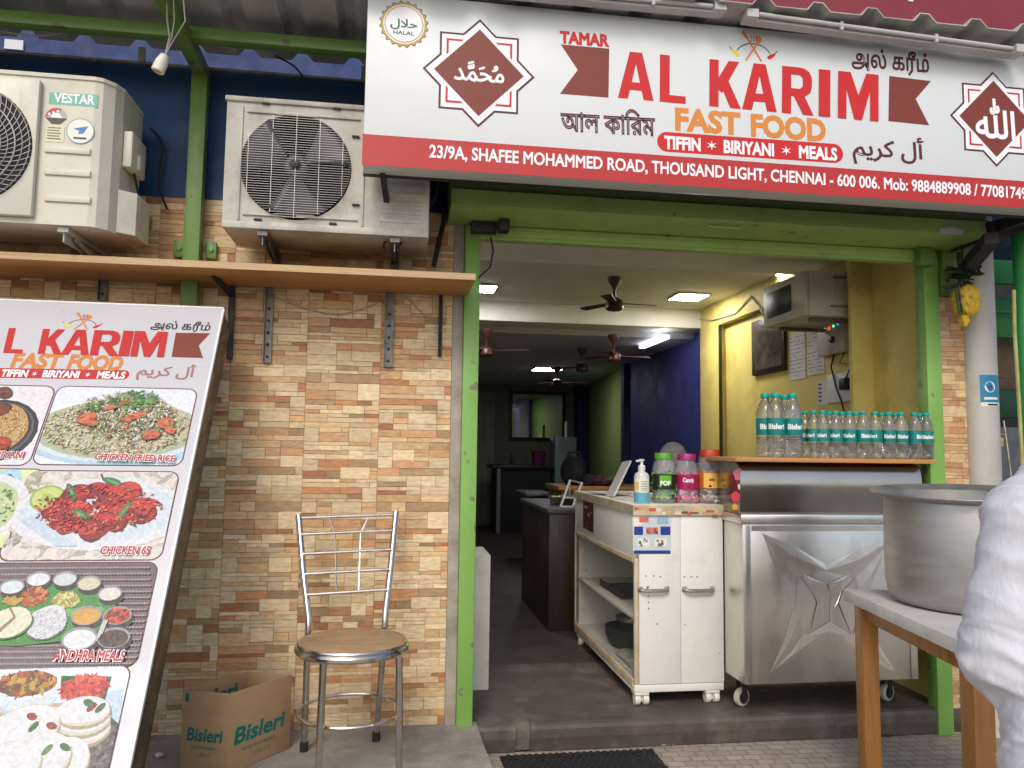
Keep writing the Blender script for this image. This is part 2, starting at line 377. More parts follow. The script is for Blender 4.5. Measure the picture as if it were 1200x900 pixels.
# ------------------------------------------------------------------ the shop building
PAL = [lin(224, 202, 160), lin(214, 182, 136), lin(206, 156, 110), lin(190, 132, 88), lin(170, 110, 72), lin(178, 148, 106), lin(160, 132, 94), lin(208, 166, 116)]
def tile_pattern(rng):
    """one printed ledge-stone tile: rectangles (x0, x1, y0, y1, colour index) in 0..1"""
    rows = 19; occ = {}
    out = []; cols = 10
    grid = [[None]*cols for _ in range(rows)]
    hs = [rng.choice([.6, .8, 1, 1.25, 1.5]) for _ in range(rows)]; sm = sum(hs); ed = [0]
    for q in hs: ed.append(ed[-1]+q/sm)
    for r in range(rows):
        c = 0
        while c < cols:
            if grid[r][c]: c += 1; continue
            w = rng.choice([2, 2, 3, 3, 4, 4, 5, 6])
            w = min(w, cols-c)
            k = 1
            while k < w and not grid[r][c+k]: k += 1
            w = k; h = 1
            if w <= 4 and r+1 < rows and rng.random() < .18: h = 2
            for a in range(h):
                for q in range(w): grid[min(r+a, rows-1)][c+q] = 1
            ci = rng.choices(range(8), [7, 5, 4, 4, 3, 3, 2, 4])[0] if h == 1 else 0
            out.append((c/cols, (c+w)/cols, ed[r], ed[min(r+h, rows)], ci if hs[r] > .9 or rng.random() < .5 else rng.choice([0, 0, 1])))
            c += w
    return out
def clad(b, x0, x1, z0, z1, y, tw=.305, th=.455, seed=3, xo=0.0, zo=0.0, soft=.14):
    mean = lin(200, 158, 114)
    rng = random.Random(seed); pats = [tile_pattern(random.Random(seed*10+i)) for i in range(4)]
    i0 = math.floor((x0-xo)/tw); i1 = math.ceil((x1-xo)/tw); j0 = math.floor((z0-zo)/th)-1; j1 = math.ceil((z1-zo)/th)
    for i in range(i0, i1):
        for j in range(j0, j1):
            pt = pats[(i*2+j*1+(j//2)) % 4]; off = (.5*th if i % 2 else 0)*.35
            for (a0, a1, b0, b1, ci) in pt:
                g = .0005
                X0 = max(x0, xo+(i+a0)*tw+g); X1 = min(x1, xo+(i+a1)*tw-g); Z0 = max(z0, zo+(j+b0)*th+g+off); Z1 = min(z1, zo+(j+b1)*th-g+off)
                if X1-X0 < .004 or Z1-Z0 < .004: continue
                d = rng.uniform(.001, .0032); k = rng.uniform(.84, 1.14); c = tuple(min(.9, (q*(1-soft)+mq*soft)*k*.94) for q, mq in zip(PAL[ci], mean)); e = .0012
                p = [(X0, y, Z0), (X1, y, Z0), (X1, y, Z1), (X0, y, Z1)]; q = [(X0+e, y-d, Z0+e), (X1-e, y-d, Z0+e), (X1-e, y-d, Z1-e), (X0+e, y-d, Z1-e)]
                b.add(p+q, [(4, 5, 6, 7), (0, 1, 5, 4), (1, 2, 6, 5), (2, 3, 7, 6), (3, 0, 4, 7)], 0, c)
B = thing('shop_building', 'fast food shop front with stone cladding, blue upper wall and open doorway', 'building')
WX = 2.6        # right wall of the shop
for q in (((-4, .002, -.1), (.222, .25, 2.287)), ((2.53, .002, -.1), (2.72, .25, 2.02))): w = MB(); w.box(*q); w.build('masonry', m_grout, B, smooth=False)
w = MB(); clad(w, -2.6, .222, .126, 2.287, .002, xo=-1.3, zo=.126); w.build('tiled_wall', m_tile, B, smooth=False)
w = MB(); clad(w, 2.535, 2.70, .0, 2.02, .002, seed=5, xo=2.535, tw=.2, soft=.55); w.build('tiled_pier', m_tile, B, smooth=False)
w = MB(); w.box((.2225, -.004, .10), (.267, .26, 2.29)); w.build('cement_strip', m_cement, B, smooth=False)
w = MB(); w.box((-4, .004, 2.287), (4, .25, 2.845)); w.build('blue_wall', m_blue, B, smooth=False)
w = MB(); w.box((-4, 1.3, 2.6), (4, 1.5, 4.6)); w.build('upper_blue_wall', m_blue2, B, smooth=False)
q0 = aY(6, 46, 1.29); q1 = aY(27, 59, 1.29); w = MB(); w.box((q0.x, 1.285, q1.z), (q1.x, 1.299, q0.z)); w.build('ventilator', m_paper, B)
w = MB(); w.box((-4, -.015, 2.8455), (4, .2, 2.856), .003); w.build('ledge', m_galv, B)
w = MB(); w.box((-4, 1.3, 4.6), (6, 1.6, 7)); w.build('upper_storey', mat('dull plaster', (.36, .33, .29), .85, var=.15, scale=2), B, smooth=False)
for xx in (165, 427):
    p = aY(xx, 70, -.002); w = MB(); w.box((p.x-.012, .0, 2.8565), (p.x+.012, .02, 2.925)); w.build('wall_batten', m_cablew, B)
# interior
BY = 2.92; BKY = 8.5
w = MB(); w.box((2.405, .50, .0), (2.70, .535, 3.0), .006); w.build('yellow_pier', m_yellow, B)
w = MB(); w.box((2.526, .052, 0), (2.60, .499, 3.0)); w.build('side_wall', m_yellow, B)
w = MB()
w.box((WX, .537, .0), (WX+.2, BY-.35, 2.6))                                  # wall behind the microwave
w.box((WX-.06, .537, 2.29), (WX, BY-.36, 2.48), .004)                           # deep beam along it
w.box((WX-.06, BY-.36, .0), (WX, BY+.02, 2.48), .004)                          # post
w.build('yellow_wall', m_yellow, B)
w = MB(); w.box((WX-.061, BY-.365, .12), (WX-.04, BY-.385, 2.29)); w.build('door_track', m_iron, B)
w = MB(); w.box((-1.2, .12, 2.48), (WX+.2, BY+.3, 2.6)); w.build('front_ceiling', m_ceil, B, smooth=False)
w = MB(); w.box((-1.2, .251, 2.39), (WX-.06, 1.2, 2.479), .004); w.build('ceiling_drop', m_ceil, B)
w = MB(); w.box((-1.2, BY, 2.32), (WX, BY+.3, 2.479), .004); w.build('ceiling_beam', m_ceil, B)
w = MB(); w.box((-1.2, BY+.3, 2.27), (3.2, BKY+.2, 2.4)); w.build('rear_ceiling', m_ceil2, B, smooth=False)
w = MB(); w.box((WX, BY+.02, 0), (WX+.3, 5.19, 2.5)); w.build('violet_wall', m_purple, B, smooth=False)
w = MB(); w.prism([(WX, 5.3, 0), (2.93, BKY, 0), (3.2, BKY, 0), (2.9, 5.3, 0)], (0, 0, 2.4)); w.build('lime_wall', m_greenw, B, smooth=False)
m_navy = mat('navy paint', (.012, .014, .07), .6)
for q in (((WX-.06, 5.19, 0), (WX+.3, 5.3, 2.4)), ((2.72, BKY-.25, 0), (3.0, BKY, 2.3))): w = MB(); w.box(*q); w.build('navy_post', m_navy, B, smooth=False)
w = MB(); w.box((-1.2, BKY, 0), (3.4, BKY+.2, 2.5)); w.build('rear_wall', mat('grey green wall', (.16, .17, .12), .7, var=.2), B, smooth=False)
w = MB(); w.box((-1.3, .24, 0), (-1.2, BKY, 2.6)); w.box((-1.2, .2, 0), (.2, .26, 2.5)); w.build('inner_wall', m_ceil, B, smooth=False)
pA = aY(560, 455, BKY-.03); pB = aY(578, 617, BKY-.03)
w = MB(); w.box((pA.x-.5, BKY-.04, FL), (pB.x, BKY-.001, 2.15), .004)
for k in range(6): w.box((pB.x-.06-.1*k, BKY-.055, FL), (pB.x-.02-.1*k, BKY-.041, 2.14))
d = w.build('rear_door', mat('grey ribbed door', (.22, .23, .19), .6, var=.15), B)
w = MB(); w.box((pB.x-.12, BKY-.09, 1.02), (pB.x-.02, BKY-.055, 1.05), .004); w.build('door_handle', m_iron, B, d)

# green door frame and rolling shutter
SH = thing('roller_shutter', 'green painted roller shutter box with guide rails round the doorway', 'shutter')
w = MB(); w.box((.268, -.035, .115), (.335, .05, 2.233), .004); w.build('guide_rail', m_green_l, SH)
w = MB(); w.box((2.455, -.02, .0), (2.532, .05, 2.233), .004); w.build('guide_rail', m_green_l, SH)
w = MB(); w.prism([(.19, -.2, 2.75), (.19, -.2, 2.338), (.19, -.268, 2.308), (.19, -.28, 2.240), (.19, 0.0, 2.236), (.19, 0, 2.75)], (2.45, 0, 0)); w.build('shutter_box', m_shut, SH, smooth=False)
w = MB(); w.box((.336, -.03, 2.19), (2.454, .03, 2.234), .004); w.box((.336, -.022, 2.175), (2.454, .022, 2.19)); w.build('bottom_bar', m_shut, SH)
for px in (836,):
    p = aY(px, 271, -.1); w = MB(); w.tube([(p.x-.07, -.22, 2.238), (p.x-.065, -.22, 2.228), (p.x+.065, -.22, 2.228), (p.x+.07, -.22, 2.238)], .006); w.build('pull_handle', m_shut, SH)
w = MB(); p = aY(590, 270, -.1); w.box((p.x-.022, -.14, 2.185), (p.x+.022, -.08, 2.236), .004); w.box((.29, -.09, 2.19), (.40, -.035, 2.235), .005); w.build('lock_plate', m_iron, SH)
w = MB(); w.box((2.40, -.075, 2.15), (2.47, -.021, 2.236), .004); w.box((2.535, -.045, 2.02), (2.61, .0, 2.29), .004); w.build('side_box', m_green, SH)
pl = aY(1115, 269, -.285); w = MB(); w.prism([(pl.x-.06, -.2815, pl.z-.018), (pl.x+.05, -.2815, pl.z-.018), (pl.x+.07, -.2775, pl.z+.004), (pl.x+.01, -.2755, pl.z+.016), (pl.x-.05, -.2775, pl.z+.003)], (0, -.002, 0)); w.build('label_remnant', m_paper, SH)
p0 = aY(575, 278, -.06)
w = MB(); w.tube([p0, p0+Vector((.012, 0, -.06)), p0+Vector((0, 0, -.13)), p0+Vector((-.05, 0, -.18))], .004, 6)
solo(w.build('hanging_cable', m_cable), 'short black cable drooping from the left end of the shutter box', 'cable')

# ------------------------------------------------------------------ awning
AW = thing('awning', 'corrugated grey sheet awning on a green steel frame above the shop front', 'awning')
def roof():
    b = MB(); prof = []; x = -2.6; t = .22
    while x < 3.9:
        prof += [(x, 0), (x+.125, 0), (x+.15, .032), (x+.19, .032)]; x += t
    zb, zf, yb, yf = 2.926, 2.93, .0, -.72
    vs = [(x, yb, zb+h) for x, h in prof]+[(x, yf, zf+h) for x, h in prof]; n = len(prof)
    b.add(vs, [(i, i+1, n+i+1, n+i) for i in range(n-1)])
    o = b.build('roof_sheet', m_roof, AW, smooth=False)
    md = o.modifiers.new('thick', 'SOLIDIFY'); md.thickness = .004; md.offset = 1
roof()
pz = 2.85
w = MB(); w.box((-.878, -.085, 1.70), (-.814, -.03, 2.81), .004); w.build('post', m_green, AW)
for q in (-.93, -.803): w = MB(); w.box((q, -.029, 2.03), (q+.043, -.008, 2.10), .004); w.lathe([(.011, 0), (.011, .006), (.005, .008), (0, .008)], (q+.022, -.029, 2.065), 6, 0, (0, -1, 0)); w.build('post_bracket', m_green, AW)
w = MB(); w.box((-2.6, -.33, 2.812), (3.8, -.28, 2.860), .004); w.build('cross_beam', m_green, AW)
w = MB(); w.bar((-.845, -.04, 2.812), (-.845, -1.15, 2.83), .05, .055); w.build('rafter', m_green, AW)
for xx in (.9, 2.2):
    w = MB(); w.bar((xx, .0, 2.835), (xx, -.46, 2.835), .05, .06); w.build('rafter', m_green, AW)

# red board of the storey above
p = aY(1050, 26, -.3); RB = thing('red_upper_board', 'red board above the awning edge at the top right', 'sign', (p.x, -.3, 3.0))
w = MB(); w.box((p.x-.9, -.33, 3.0), (4, -.28, 3.6)); w.build('board', m_red, RB)
w = MB(); q = aY(1067, 1, -.331); w.box((q.x-.012, -.3335, q.z-.004), (q.x+.012, -.331, q.z+.1)); w.build('letter_stroke', m_paper, RB)

# ------------------------------------------------------------------ main signboard
RED = lin(226, 50, 42); BAND = lin(205, 62, 54); MAR = lin(104, 40, 38); BRN = lin(150, 66, 48); ORG = lin(236, 150, 60); WHT = (.82, .82, .82); INK = (.03, .02, .02); GOLD = lin(190, 150, 70); GRN = lin(20, 96, 60)
def dim(c, k=.8): return tuple(x*k for x in c)
RED, BAND, MAR, BRN, ORG = [dim(c, .84) for c in (RED, BAND, MAR, BRN, ORG)]; RED = (RED[0]*.84, RED[1]*.42, RED[2]*.38); BAND = (BAND[0]*.84, BAND[1]*.6, BAND[2]*.62); BRN = (BRN[0]*.72, BRN[1]*.66, BRN[2]*.6); MAR = dim(MAR, .75); ORG = (ORG[0]*.9, ORG[1]*.85, ORG[2]*.8)
SY = -.6
sp = Plane((0, SY, 2.262), (0, -1, 0))
SG = thing('shop_signboard', 'long white signboard with red address band and AL KARIM lettering over the doorway', 'sign', (-.147, SY, 2.262))
zb = sp.d2((425, 157))[1]+2.262
w = MB(); w.box((-.147, SY, 2.262), (2.95, SY+.1, 2.905), .004); w.build('sign_panel', m_panelw, SG)
w = MB(); w.box((-.150, SY-.0015, 2.259), (2.953, SY+.0, zb)); w.build('address_band', mat('red vinyl', BAND, .4, var=.06, scale=3), SG)
w = MB(); w.box((-.15, SY+.101, 2.262), (2.95, SY+.13, 2.905)); w.bar((-.08, SY+.08, 2.27), (-.03, -.05, 2.05), .02, .02); w.bar((2.62, SY+.08, 2.27), (2.62, -.05, 2.27), .03, .03); w.build('sign_frame', m_iron, SG)
# block letters: convex strokes in a unit-height box
LET = {
 'A': (.66, [[(0, 0), (.185, 0), (.345, .82), (.345, 1), (.215, 1)], [(.66, 0), (.475, 0), (.315, .82), (.315, 1), (.445, 1)], [(.13, .19), (.53, .19), (.495, .36), (.165, .36)]]),
 'L': (.50, [[(0, 0), (.19, 0), (.19, 1), (0, 1)], [(.1, 0), (.5, 0), (.5, .16), (.1, .16)]]),
 'K': (.62, [[(0, 0), (.185, 0), (.185, 1), (0, 1)], [(.17, .38), (.25, .30), (.595, 1), (.385, 1), (.17, .6)], [(.21, .50), (.42, 0), (.63, 0), (.34, .66)]]),
 'R': (.62, [[(0, 0), (.185, 0), (.185, 1), (0, 1)], [(.1, .84), (.36, .84), (.44, .93), (.34, 1), (.1, 1)], [(.1, .38), (.36, .38), (.44, .47), (.36, .54), (.1, .54)],
             [(.36, .84), (.42, .78), (.60, .80), (.55, .92), (.45, .985), (.34, 1)], [(.42, .78), (.42, .60), (.60, .58), (.605, .72), (.60, .80)], [(.42, .60), (.36, .54), (.36, .38), (.48, .40), (.57, .48), (.60, .58)],
             [(.22, .42), (.43, 0), (.635, 0), (.42, .46)]]),
 'I': (.19, [[(0, 0), (.19, 0), (.19, 1), (0, 1)]]),
 'M': (.82, [[(0, 0), (.17, 0), (.17, 1), (0, 1)], [(.65, 0), (.82, 0), (.82, 1), (.65, 1)], [(.08, 1), (.25, 1), (.48, .30), (.41, 0), (.335, 0)], [(.74, 1), (.57, 1), (.34, .30), (.41, 0), (.485, 0)]]),
}
def block(b, pl, ch, bl, br, tl, c):
    """a block letter from three pixels: base left, base right, top left"""
    w_, st = LET[ch]; o = Vector(pl.d2(bl)); x = (Vector(pl.d2(br))-o)/w_; y = Vector(pl.d2(tl))-o
    for q in st: b.poly2(pl, [tuple(o+x*a+y*h) for a, h in q], c, .00015)
w = MB()
def base(x): return 114.8+(x-724)*.0905
def topy(x): return 60.5+(x-738)*.094
for ch, x0, x1 in (('A', 724, 766), ('L', 773, 803.5), ('K', 831, 867.5), ('A', 869.5, 910), ('R', 916, 952), ('I', 959, 972.5), ('M', 981.5, 1029)):
    block(w, sp, ch, (x0, base(x0)), (x1, base(x1)), (x0+.3, topy(x0)), RED)
w.build('name_lettering', m_print, SG, smooth=False)
w = MB(); w.polypx(sp, [(657, 52), (714, 57), (713, 114.5), (656, 110), (677, 82)], BRN); w.build('ribbon', m_print, SG, smooth=False)
w = MB(); w.polypx(sp, [(1042, 89), (1091, 95), (1073, 116), (1089, 147), (1041, 142)], BRN); w.build('ribbon', m_print, SG, smooth=False)
w = MB(); w.text(sp, 'TAMAR', (656, 50), (714.5, 54.5), .042, RED, .055)
w.build('small_name_lettering', m_print, SG, smooth=False)
w = MB(); w.text(sp, 'FAST', (791, 151.5), (868, 157.5), .078, ORG, .045); w.text(sp, 'FOOD', (880, 158.5), (968, 165), .078, ORG, .045)
w.build('fast_food_lettering', m_print, SG, smooth=False)
def pill(b, pl, a, c_, h, col, n=10):
    A = Vector(pl.d2(a)); C = Vector(pl.d2(c_)); d = (C-A).normalized(); nn = Vector((-d.y, d.x)); A += d*h/2; C -= d*h/2; pts = []
    for k in range(n+1): t = -math.pi/2+math.pi*k/n; pts.append(tuple(C+d*(_c(t)*h/2)+nn*(_s(t)*h/2)))
    for k in range(n+1): t = math.pi/2+math.pi*k/n; pts.append(tuple(A+d*(_c(t)*h/2)+nn*(_s(t)*h/2)))
    b.poly2(pl, pts, col, .0004)
w = MB(); pill(w, sp, (770, 165.5), (988, 180.5), .077, RED)
for t, a, b_ in (('TIFFIN', 778.5, 821), ('BIRIYANI', 848, 907), ('MEALS', 936, 981)):
    w.text(sp, t, (a, 166+7.2+(a-770)*.07), (b_, 166+7.2+(b_-770)*.07), .045, WHT, .04)
for a in (834, 921):
    y_ = 166+(a-770)*.07; w.text(sp, '\u2736', (a-5.5, y_+5), (a+5.5, y_+5.6), .036, WHT)
w.build('menu_strip', m_print, SG, smooth=False)
w = MB(); w.text(sp, '\u0b85\u0bb2\u0bcd \u0b95\u0bb0\u0bc0\u0bae\u0bcd', (998, 77), (1089, 85), .082, MAR, .022); w.build('tamil_lettering', m_print, SG, smooth=False)
w = MB(); w.text(sp, '\u0986\u09b2 \u0995\u09be\u09bf\u09b0\u09ae', (657, 153), (768, 159), .098, MAR, .03); w.build('bengali_lettering', m_print, SG, smooth=False)
w = MB(); w.text(sp, '\ufee2\ufef3\ufeae\ufedb \ufedd\ufe83', (999, 181), (1085, 187), .088, MAR, .02); w.build('arabic_lettering', m_print, SG, smooth=False)
w = MB(); w.z = .0022; w.text(sp, '23/9A, SHAFEE MOHAMMED ROAD, THOUSAND LIGHT, CHENNAI - 600 006. Mob: 9884889908 / 77081749', (503, 184.3), (1203, 233.3), .043, WHT, .024); w.build('address_lettering', m_print, SG, smooth=False)
def emblem(b, pl, c_, word, s=1.0):
    C = Vector(pl.d2(c_)); r = .206*s
    def sq(rr, rot, col, dz=.0003):
        b.poly2(pl, [tuple(C+Vector((_c(R(rot+90*k))*rr, _s(R(rot+90*k))*rr))) for k in range(4)], col, dz)
    sq(r, 45, MAR); sq(r, 0, MAR); sq(r*.945, 45, WHT); sq(r*.945, 0, WHT)
    sq(r*.83, 45, RED); sq(r*.775, 45, WHT); sq(r*.72, 0, WHT*1); sq(r*.87, 0, WHT); sq(r*.80, 0, BRN)
    vs, fs, w_, h_ = text_geo(word, .02); xs = [v[0] for v in vs]; ys = [v[1] for v in vs]; cx = (min(xs)+max(xs))/2; cy = (min(ys)+max(ys))/2
    k = .185*s/max(max(xs)-min(xs), (max(ys)-min(ys))); b.z += .0006
    b.add([pl.to(C.x+(x-cx)*k, C.y+(y-cy)*k*1.1, b.z+z*.002) for x, y, z in vs], fs, 0, WHT)
w = MB(); emblem(w, sp, (561.5, 85.5), '\ufdf4'); w.build('star_emblem', m_print, SG, smooth=False)
w = MB(); emblem(w, sp, (1165.5, 139.5), '\ufdf2', .97); w.build('star_emblem', m_print, SG, smooth=False)
def seal(b, pl, c_):
    C = Vector(pl.d2(c_)); n = 40
    def disc(r0, col, teeth=0, dz=.0003):
        b.poly2(pl, [tuple(C+Vector((_c(2*math.pi*k/n), _s(2*math.pi*k/n)))*(r0*(1+(teeth if k % 2 else 0)))) for k in range(n)], col, dz)
    disc(.080, GRN, .13); disc(.078, GOLD, .10); disc(.074, WHT); disc(.070, GOLD); disc(.066, WHT)
    for word, w_, dy, col in (('\ufedd\ufefc\ufea3', .098, -.012, GRN), ('HALAL', .075, -.040, GRN)):
        vs, fs, tw, th = text_geo(word, .02); k = w_/tw; b.z += .0004
        b.add([pl.to(C.x-w_/2+x*k, C.y+dy+y*k*.8, b.z+z*.002) for x, y, z in vs], fs, 0, col)
w = MB(); seal(w, sp, (473.5, 28.5)); w.build('halal_seal', m_print, SG, smooth=False)
def logo(b, pl, c_, k, ):
    C = Vector(pl.d2(c_))
    def P(x, y): return tuple(C+Vector((x, y))*k)
    def line(pts, wd, col):
        for a, q in zip(pts, pts[1:]):
            a = Vector(a); q = Vector(q); t = (q-a).normalized(); nn = Vector((-t.y, t.x))*wd/2
            b.poly2(pl, [P(*(a-nn)), P(*(q-nn)), P(*(q+nn)), P(*(a+nn))], col, .00006)
    arc = [(_c(t)*1.0, _s(t)*.72-.35) for t in [R(20+140*i/12) for i in range(13)]]
    line(arc, .055, INK)
    for sx, col in ((-1, lin(222, 200, 40)), (1, RED)):
        ch = [(sx*.78, -.28), (sx*1.02, -.12), (sx*1.3, -.02), (sx*1.2, -.22), (sx*.98, -.42), (sx*.8, -.42)]
        b.poly2(pl, [P(*q) for q in (ch if sx < 0 else ch)][::1], col, .0001); line([(sx*1.25, -.05), (sx*1.36, .08)], .05, GRN)
    line([(.45, -.6), (-.35, .65)], .10, lin(205, 120, 60)); line([(-.35, .65), (-.62, 1.0)], .17, lin(205, 120, 60))
    line([(-.45, -.6), (.30, .50)], .10, ORG)
    b.poly2(pl, [P(.30+_c(2*math.pi*i/10)*.16, .62+_s(2*math.pi*i/10)*.22) for i in range(10)], ORG, .0001)
    for x in (-.14, 0, .14): line([(x, .45), (x+.05, .58), (x-.03, .70), (x+.03, .84)], .045, RED)
w = MB(); logo(w, sp, (883, 59), .072); w.build('spoon_logo', m_print, SG, smooth=False)

# tube light battens in front of the sign top
def batten(u0, v0, u1, v1, label, h=.038):
    a = aY(u0, v0, -.66); b_ = aY(u1, v1, -.66); t = thing('tube_light_batten', label, 'lamp', a, 'batten lights along the top of the sign')
    m_ = Vector((0, 0, h/2)); a = a-m_; b_ = b_-m_
    w = MB(); w.bar(a, b_, .04, h, 0); w.build('batten_body', m_tubeoff, t)
    w = MB(); w.tube([a+Vector((.05, -.032, .002)), b_+Vector((-.05, -.028, .002))], .0085, 10); w.build('tube', m_tubeoff, t)
    for q0, q1 in ((a+Vector((.0, -.016, 0)), a+Vector((.045, -.016, 0))), (b_-Vector((.045, .016, 0)), b_+Vector((.0, -.016, 0)))): w = MB(); w.bar(q0, q1, .056, h*1.05); w.build('end_cap', m_tubeoff, t)
    for f in (.33, .67): w = MB(); q = a.lerp(b_, f); w.bar(q+Vector((-.006, -.012, 0)), q+Vector((.006, -.012, 0)), .05, h*1.06); w.build('clip', m_tubeoff, t)
batten(585, -14, 846, 10, 'white tube light batten over AL on the sign, nearer the middle', .030)
batten(870, 17, 1193, 59, 'white tube light batten over KARIM, right end of the sign top', .030)

# dark strut, side awning at the right end of the sign
a = aY(1162, 279, -.42); b_ = aY(1127, 322, -.08)
w = MB(); w.bar(a, b_, .055, .05); solo(w.build('sign_strut', m_iron), 'black slanting metal strut behind the right end of the sign', 'strut')
a = aY(1160, 243, -.3); b_ = aY(1161, 279, -.3)
w = MB(); w.prism([(a.x, -.3, 2.30), (a.x, -.3, b_.z), (a.x+.5, -.36, b_.z+.12), (a.x+.5, -.36, 2.45)], (0, .25, 0)); solo(w.build('side_canopy', m_darkred), 'dark brown canopy edge tucked under the right end of the sign', 'canopy')

# ------------------------------------------------------------------ wooden shelf with its brackets
SF = thing('wall_shelf', 'long plain plywood shelf on metal brackets across the cladding', 'shelf', (0, 0, 1.93))
w = MB(); w.box((-2.4, -.33, 1.922), (.285, -.004, 1.950), .002); w.build('board', m_wood, SF)
w = MB(); w.box((-2.4, -.3325, 1.9235), (.287, -.3305, 1.9485)); w.build('front_edge', m_ply, SF)
def bracket(u, vt, vb, wd, m, arm=True, dark=False):
    t = aY(u, vt, -.01); q = aY(u, vb, -.01); b = MB()
    b.box((t.x-wd/2, -.014, q.z), (t.x+wd/2, -.006, 1.921))
    b.box((t.x-wd/2, -.03, q.z), (t.x-wd/2+.003, -.014, 1.921))
    k = 0; z = q.z+.025
    while z < 1.87: b.lathe([(.006, 0), (.006, .004), (.003, .006)], (t.x, -.0145, z), 8, 1, (0, -1, 0)); z += .05
    if arm: b.box((t.x-wd/2, -.26, 1.909), (t.x+wd/2, -.014, 1.921)); b.bar((t.x, -.012, 1.80), (t.x, -.20, 1.912), .004, .02)
    b.build('bracket', [m, m_iron], SF)
bracket(316, 350, 425, .032, m_galv, False); bracket(457, 345, 430, .038, m_galv, False); bracket(517, 336, 418, .016, m_iron, False); bracket(122, 320, 352, .03, m_galv, False)
b = MB(); p0 = aY(250, 322, -.2); p1 = aY(272, 350, -.012); b.box((p1.x-.012, -.02, 1.62), (p1.x+.012, -.006, 1.921)); brk = b.build('bracket', m_iron, SF); b = MB(); b.bar(p0, p1+Vector((0, .0, .01)), .02, .012); b.build('bracket_arm', m_iron, SF, brk)
def cable(name, px, y, r, m, label, sag=None):
    pts = [aY(u, v, y) for u, v in px]; out = []
    for i in range(len(pts)-1):
        p_, a_, c_, n_ = pts[max(i-1, 0)], pts[i], pts[i+1], pts[min(i+2, len(pts)-1)]
        for k in range(6):
            t = k/6; out.append(.5*((2*a_)+(c_-p_)*t+(2*p_-5*a_+4*c_-n_)*t*t+(3*a_-p_-3*c_+n_)*t**3))
    out.append(pts[-1]); b = MB(); b.tube(out, r, 6)
    return solo(b.build(name, m), label, 'cable')
cable('wall_cable', [(322, 348), (360, 362), (400, 368), (440, 356), (470, 346), (500, 372), (518, 381)], -.012, .0022, m_cablew, 'thin pale cable drooping below the wooden shelf')

# ------------------------------------------------------------------ air conditioners
def hole_plate(b, x0, x1, z0, z1, cx, cz, r, y, n=48, m=0, depth=.06):
    """front plate in the plane y with a round hole and the tube behind it"""
    P = []; Q = []
    for k in range(n):
        a = 2*math.pi*k/n; dx, dz = _c(a), _s(a)
        t = min((x1-cx)/dx if dx > 1e-9 else ((x0-cx)/dx if dx < -1e-9 else 9), (z1-cz)/dz if dz > 1e-9 else ((z0-cz)/dz if dz < -1e-9 else 9))
        P.append((cx+dx*r, y, cz+dz*r)); Q.append((cx+dx*t, y, cz+dz*t))
    T = [(p[0], y+depth, p[2]) for p in P]
    b.add(P+Q+T, [(k, (k+1) % n, n+(k+1) % n, n+k) for k in range(n)]+[(2*n+k, 2*n+(k+1) % n, (k+1) % n, k) for k in range(n)], m)
    for (X, Z) in ((x0, z0), (x1, z0), (x1, z1), (x0, z1)):
        k = min(range(n), key=lambda i: (math.atan2(Z-cz, X-cx)-math.atan2(Q[i][2]-cz, Q[i][0]-cx)+math.pi) % (2*math.pi)-math.pi if False else abs(math.atan2(Z-cz, X-cx)-math.atan2(Q[i][2]-cz, Q[i][0]-cx)))
        for kk in (k-1, k):
            q0, q1 = Q[kk % n], Q[(kk+1) % n]
            if abs(q0[0]-q1[0]) > 1e-4 and abs(q0[2]-q1[2]) > 1e-4: b.add([q0, q1, (X, y, Z)], [(0, 1, 2)], m)
def fanwheel(root, cx, cz, y, r, ang=20):
    b = MB(); b.lathe([(r*.23, 0), (r*.22, .02), (r*.16, .03), (0, .032)], (cx, y, cz), 20, 0, (0, -1, 0)); b.lathe([(r*.07, .03), (r*.05, .04), (0, .041)], (cx, y, cz), 10, 0, (0, -1, 0))
    for k in range(3):
        a0 = R(ang+120*k)
        def f(u, v):
            rr = r*(.2+.76*u); a = a0+(v-.5)*(.85+.35*u); return (cx+rr*_c(a), y-.012+(v-.5)*.045, cz+rr*_s(a))
        b.sheet(f, 8, 6)
    o = b.build('fan', m_fan, root, sharp=60); md = o.modifiers.new('t', 'SOLIDIFY'); md.thickness = .003
# right unit
x0, x1, z0, z1, yf, yb = -.668, .10, 2.068, 2.568, -.38, -.09
A1 = thing('air_conditioner', 'grey weathered outdoor AC unit with square fan grille, beside the shop sign', 'air conditioner', (x0, yf, z0), 'outdoor AC units above the shelf')
b = MB(); b.box((x0, yf+.02, z0), (x1, yb, z1), .012)
cx, cz, r = -.405, 2.315, .205
b2 = MB(); hole_plate(b2, x0+.003, -.14, z0+.003, z1-.003, cx, cz, r, yf+.004, depth=.012); b2.box((-.14, yf, z0+.003), (x1-.003, yf+.019, z1-.003), .006)
b2.box((x0-.004, yf-.006, z1-.014), (x1+.004, yb+.0, z1+.006), .005)
b2.box((x0+.003, yf-.004, z0), (x1-.003, yf+.018, z0+.028), .004)
for (fx, fz, sx, sz) in ((x0+.06, (z0+z1)/2, .008, .44), (-.155, (z0+z1)/2, .008, .44), ((x0-.1)/2+.002, z1-.05, .42, .008), ((x0-.1)/2+.002, z0+.055, .42, .008)): b2.box((fx-sx/2, yf-.004, fz-sz/2), (fx+sx/2, yf+.006, fz+sz/2), .003)
b2.build('front_panel', m_acg, A1)
b.build('casing', m_acg, A1)
b = MB(); b.lathe([(r*1.0, 0), (.0, .0)], (cx, yf+.0185, cz), 40, 0, (0, -1, 0)); b.build('fan_recess_shade', m_dark, A1)  # flat black disc painting the shade of a deep fan opening
fanwheel(A1, cx, cz, yf+.010, r, 35)
b = MB(); n = 44
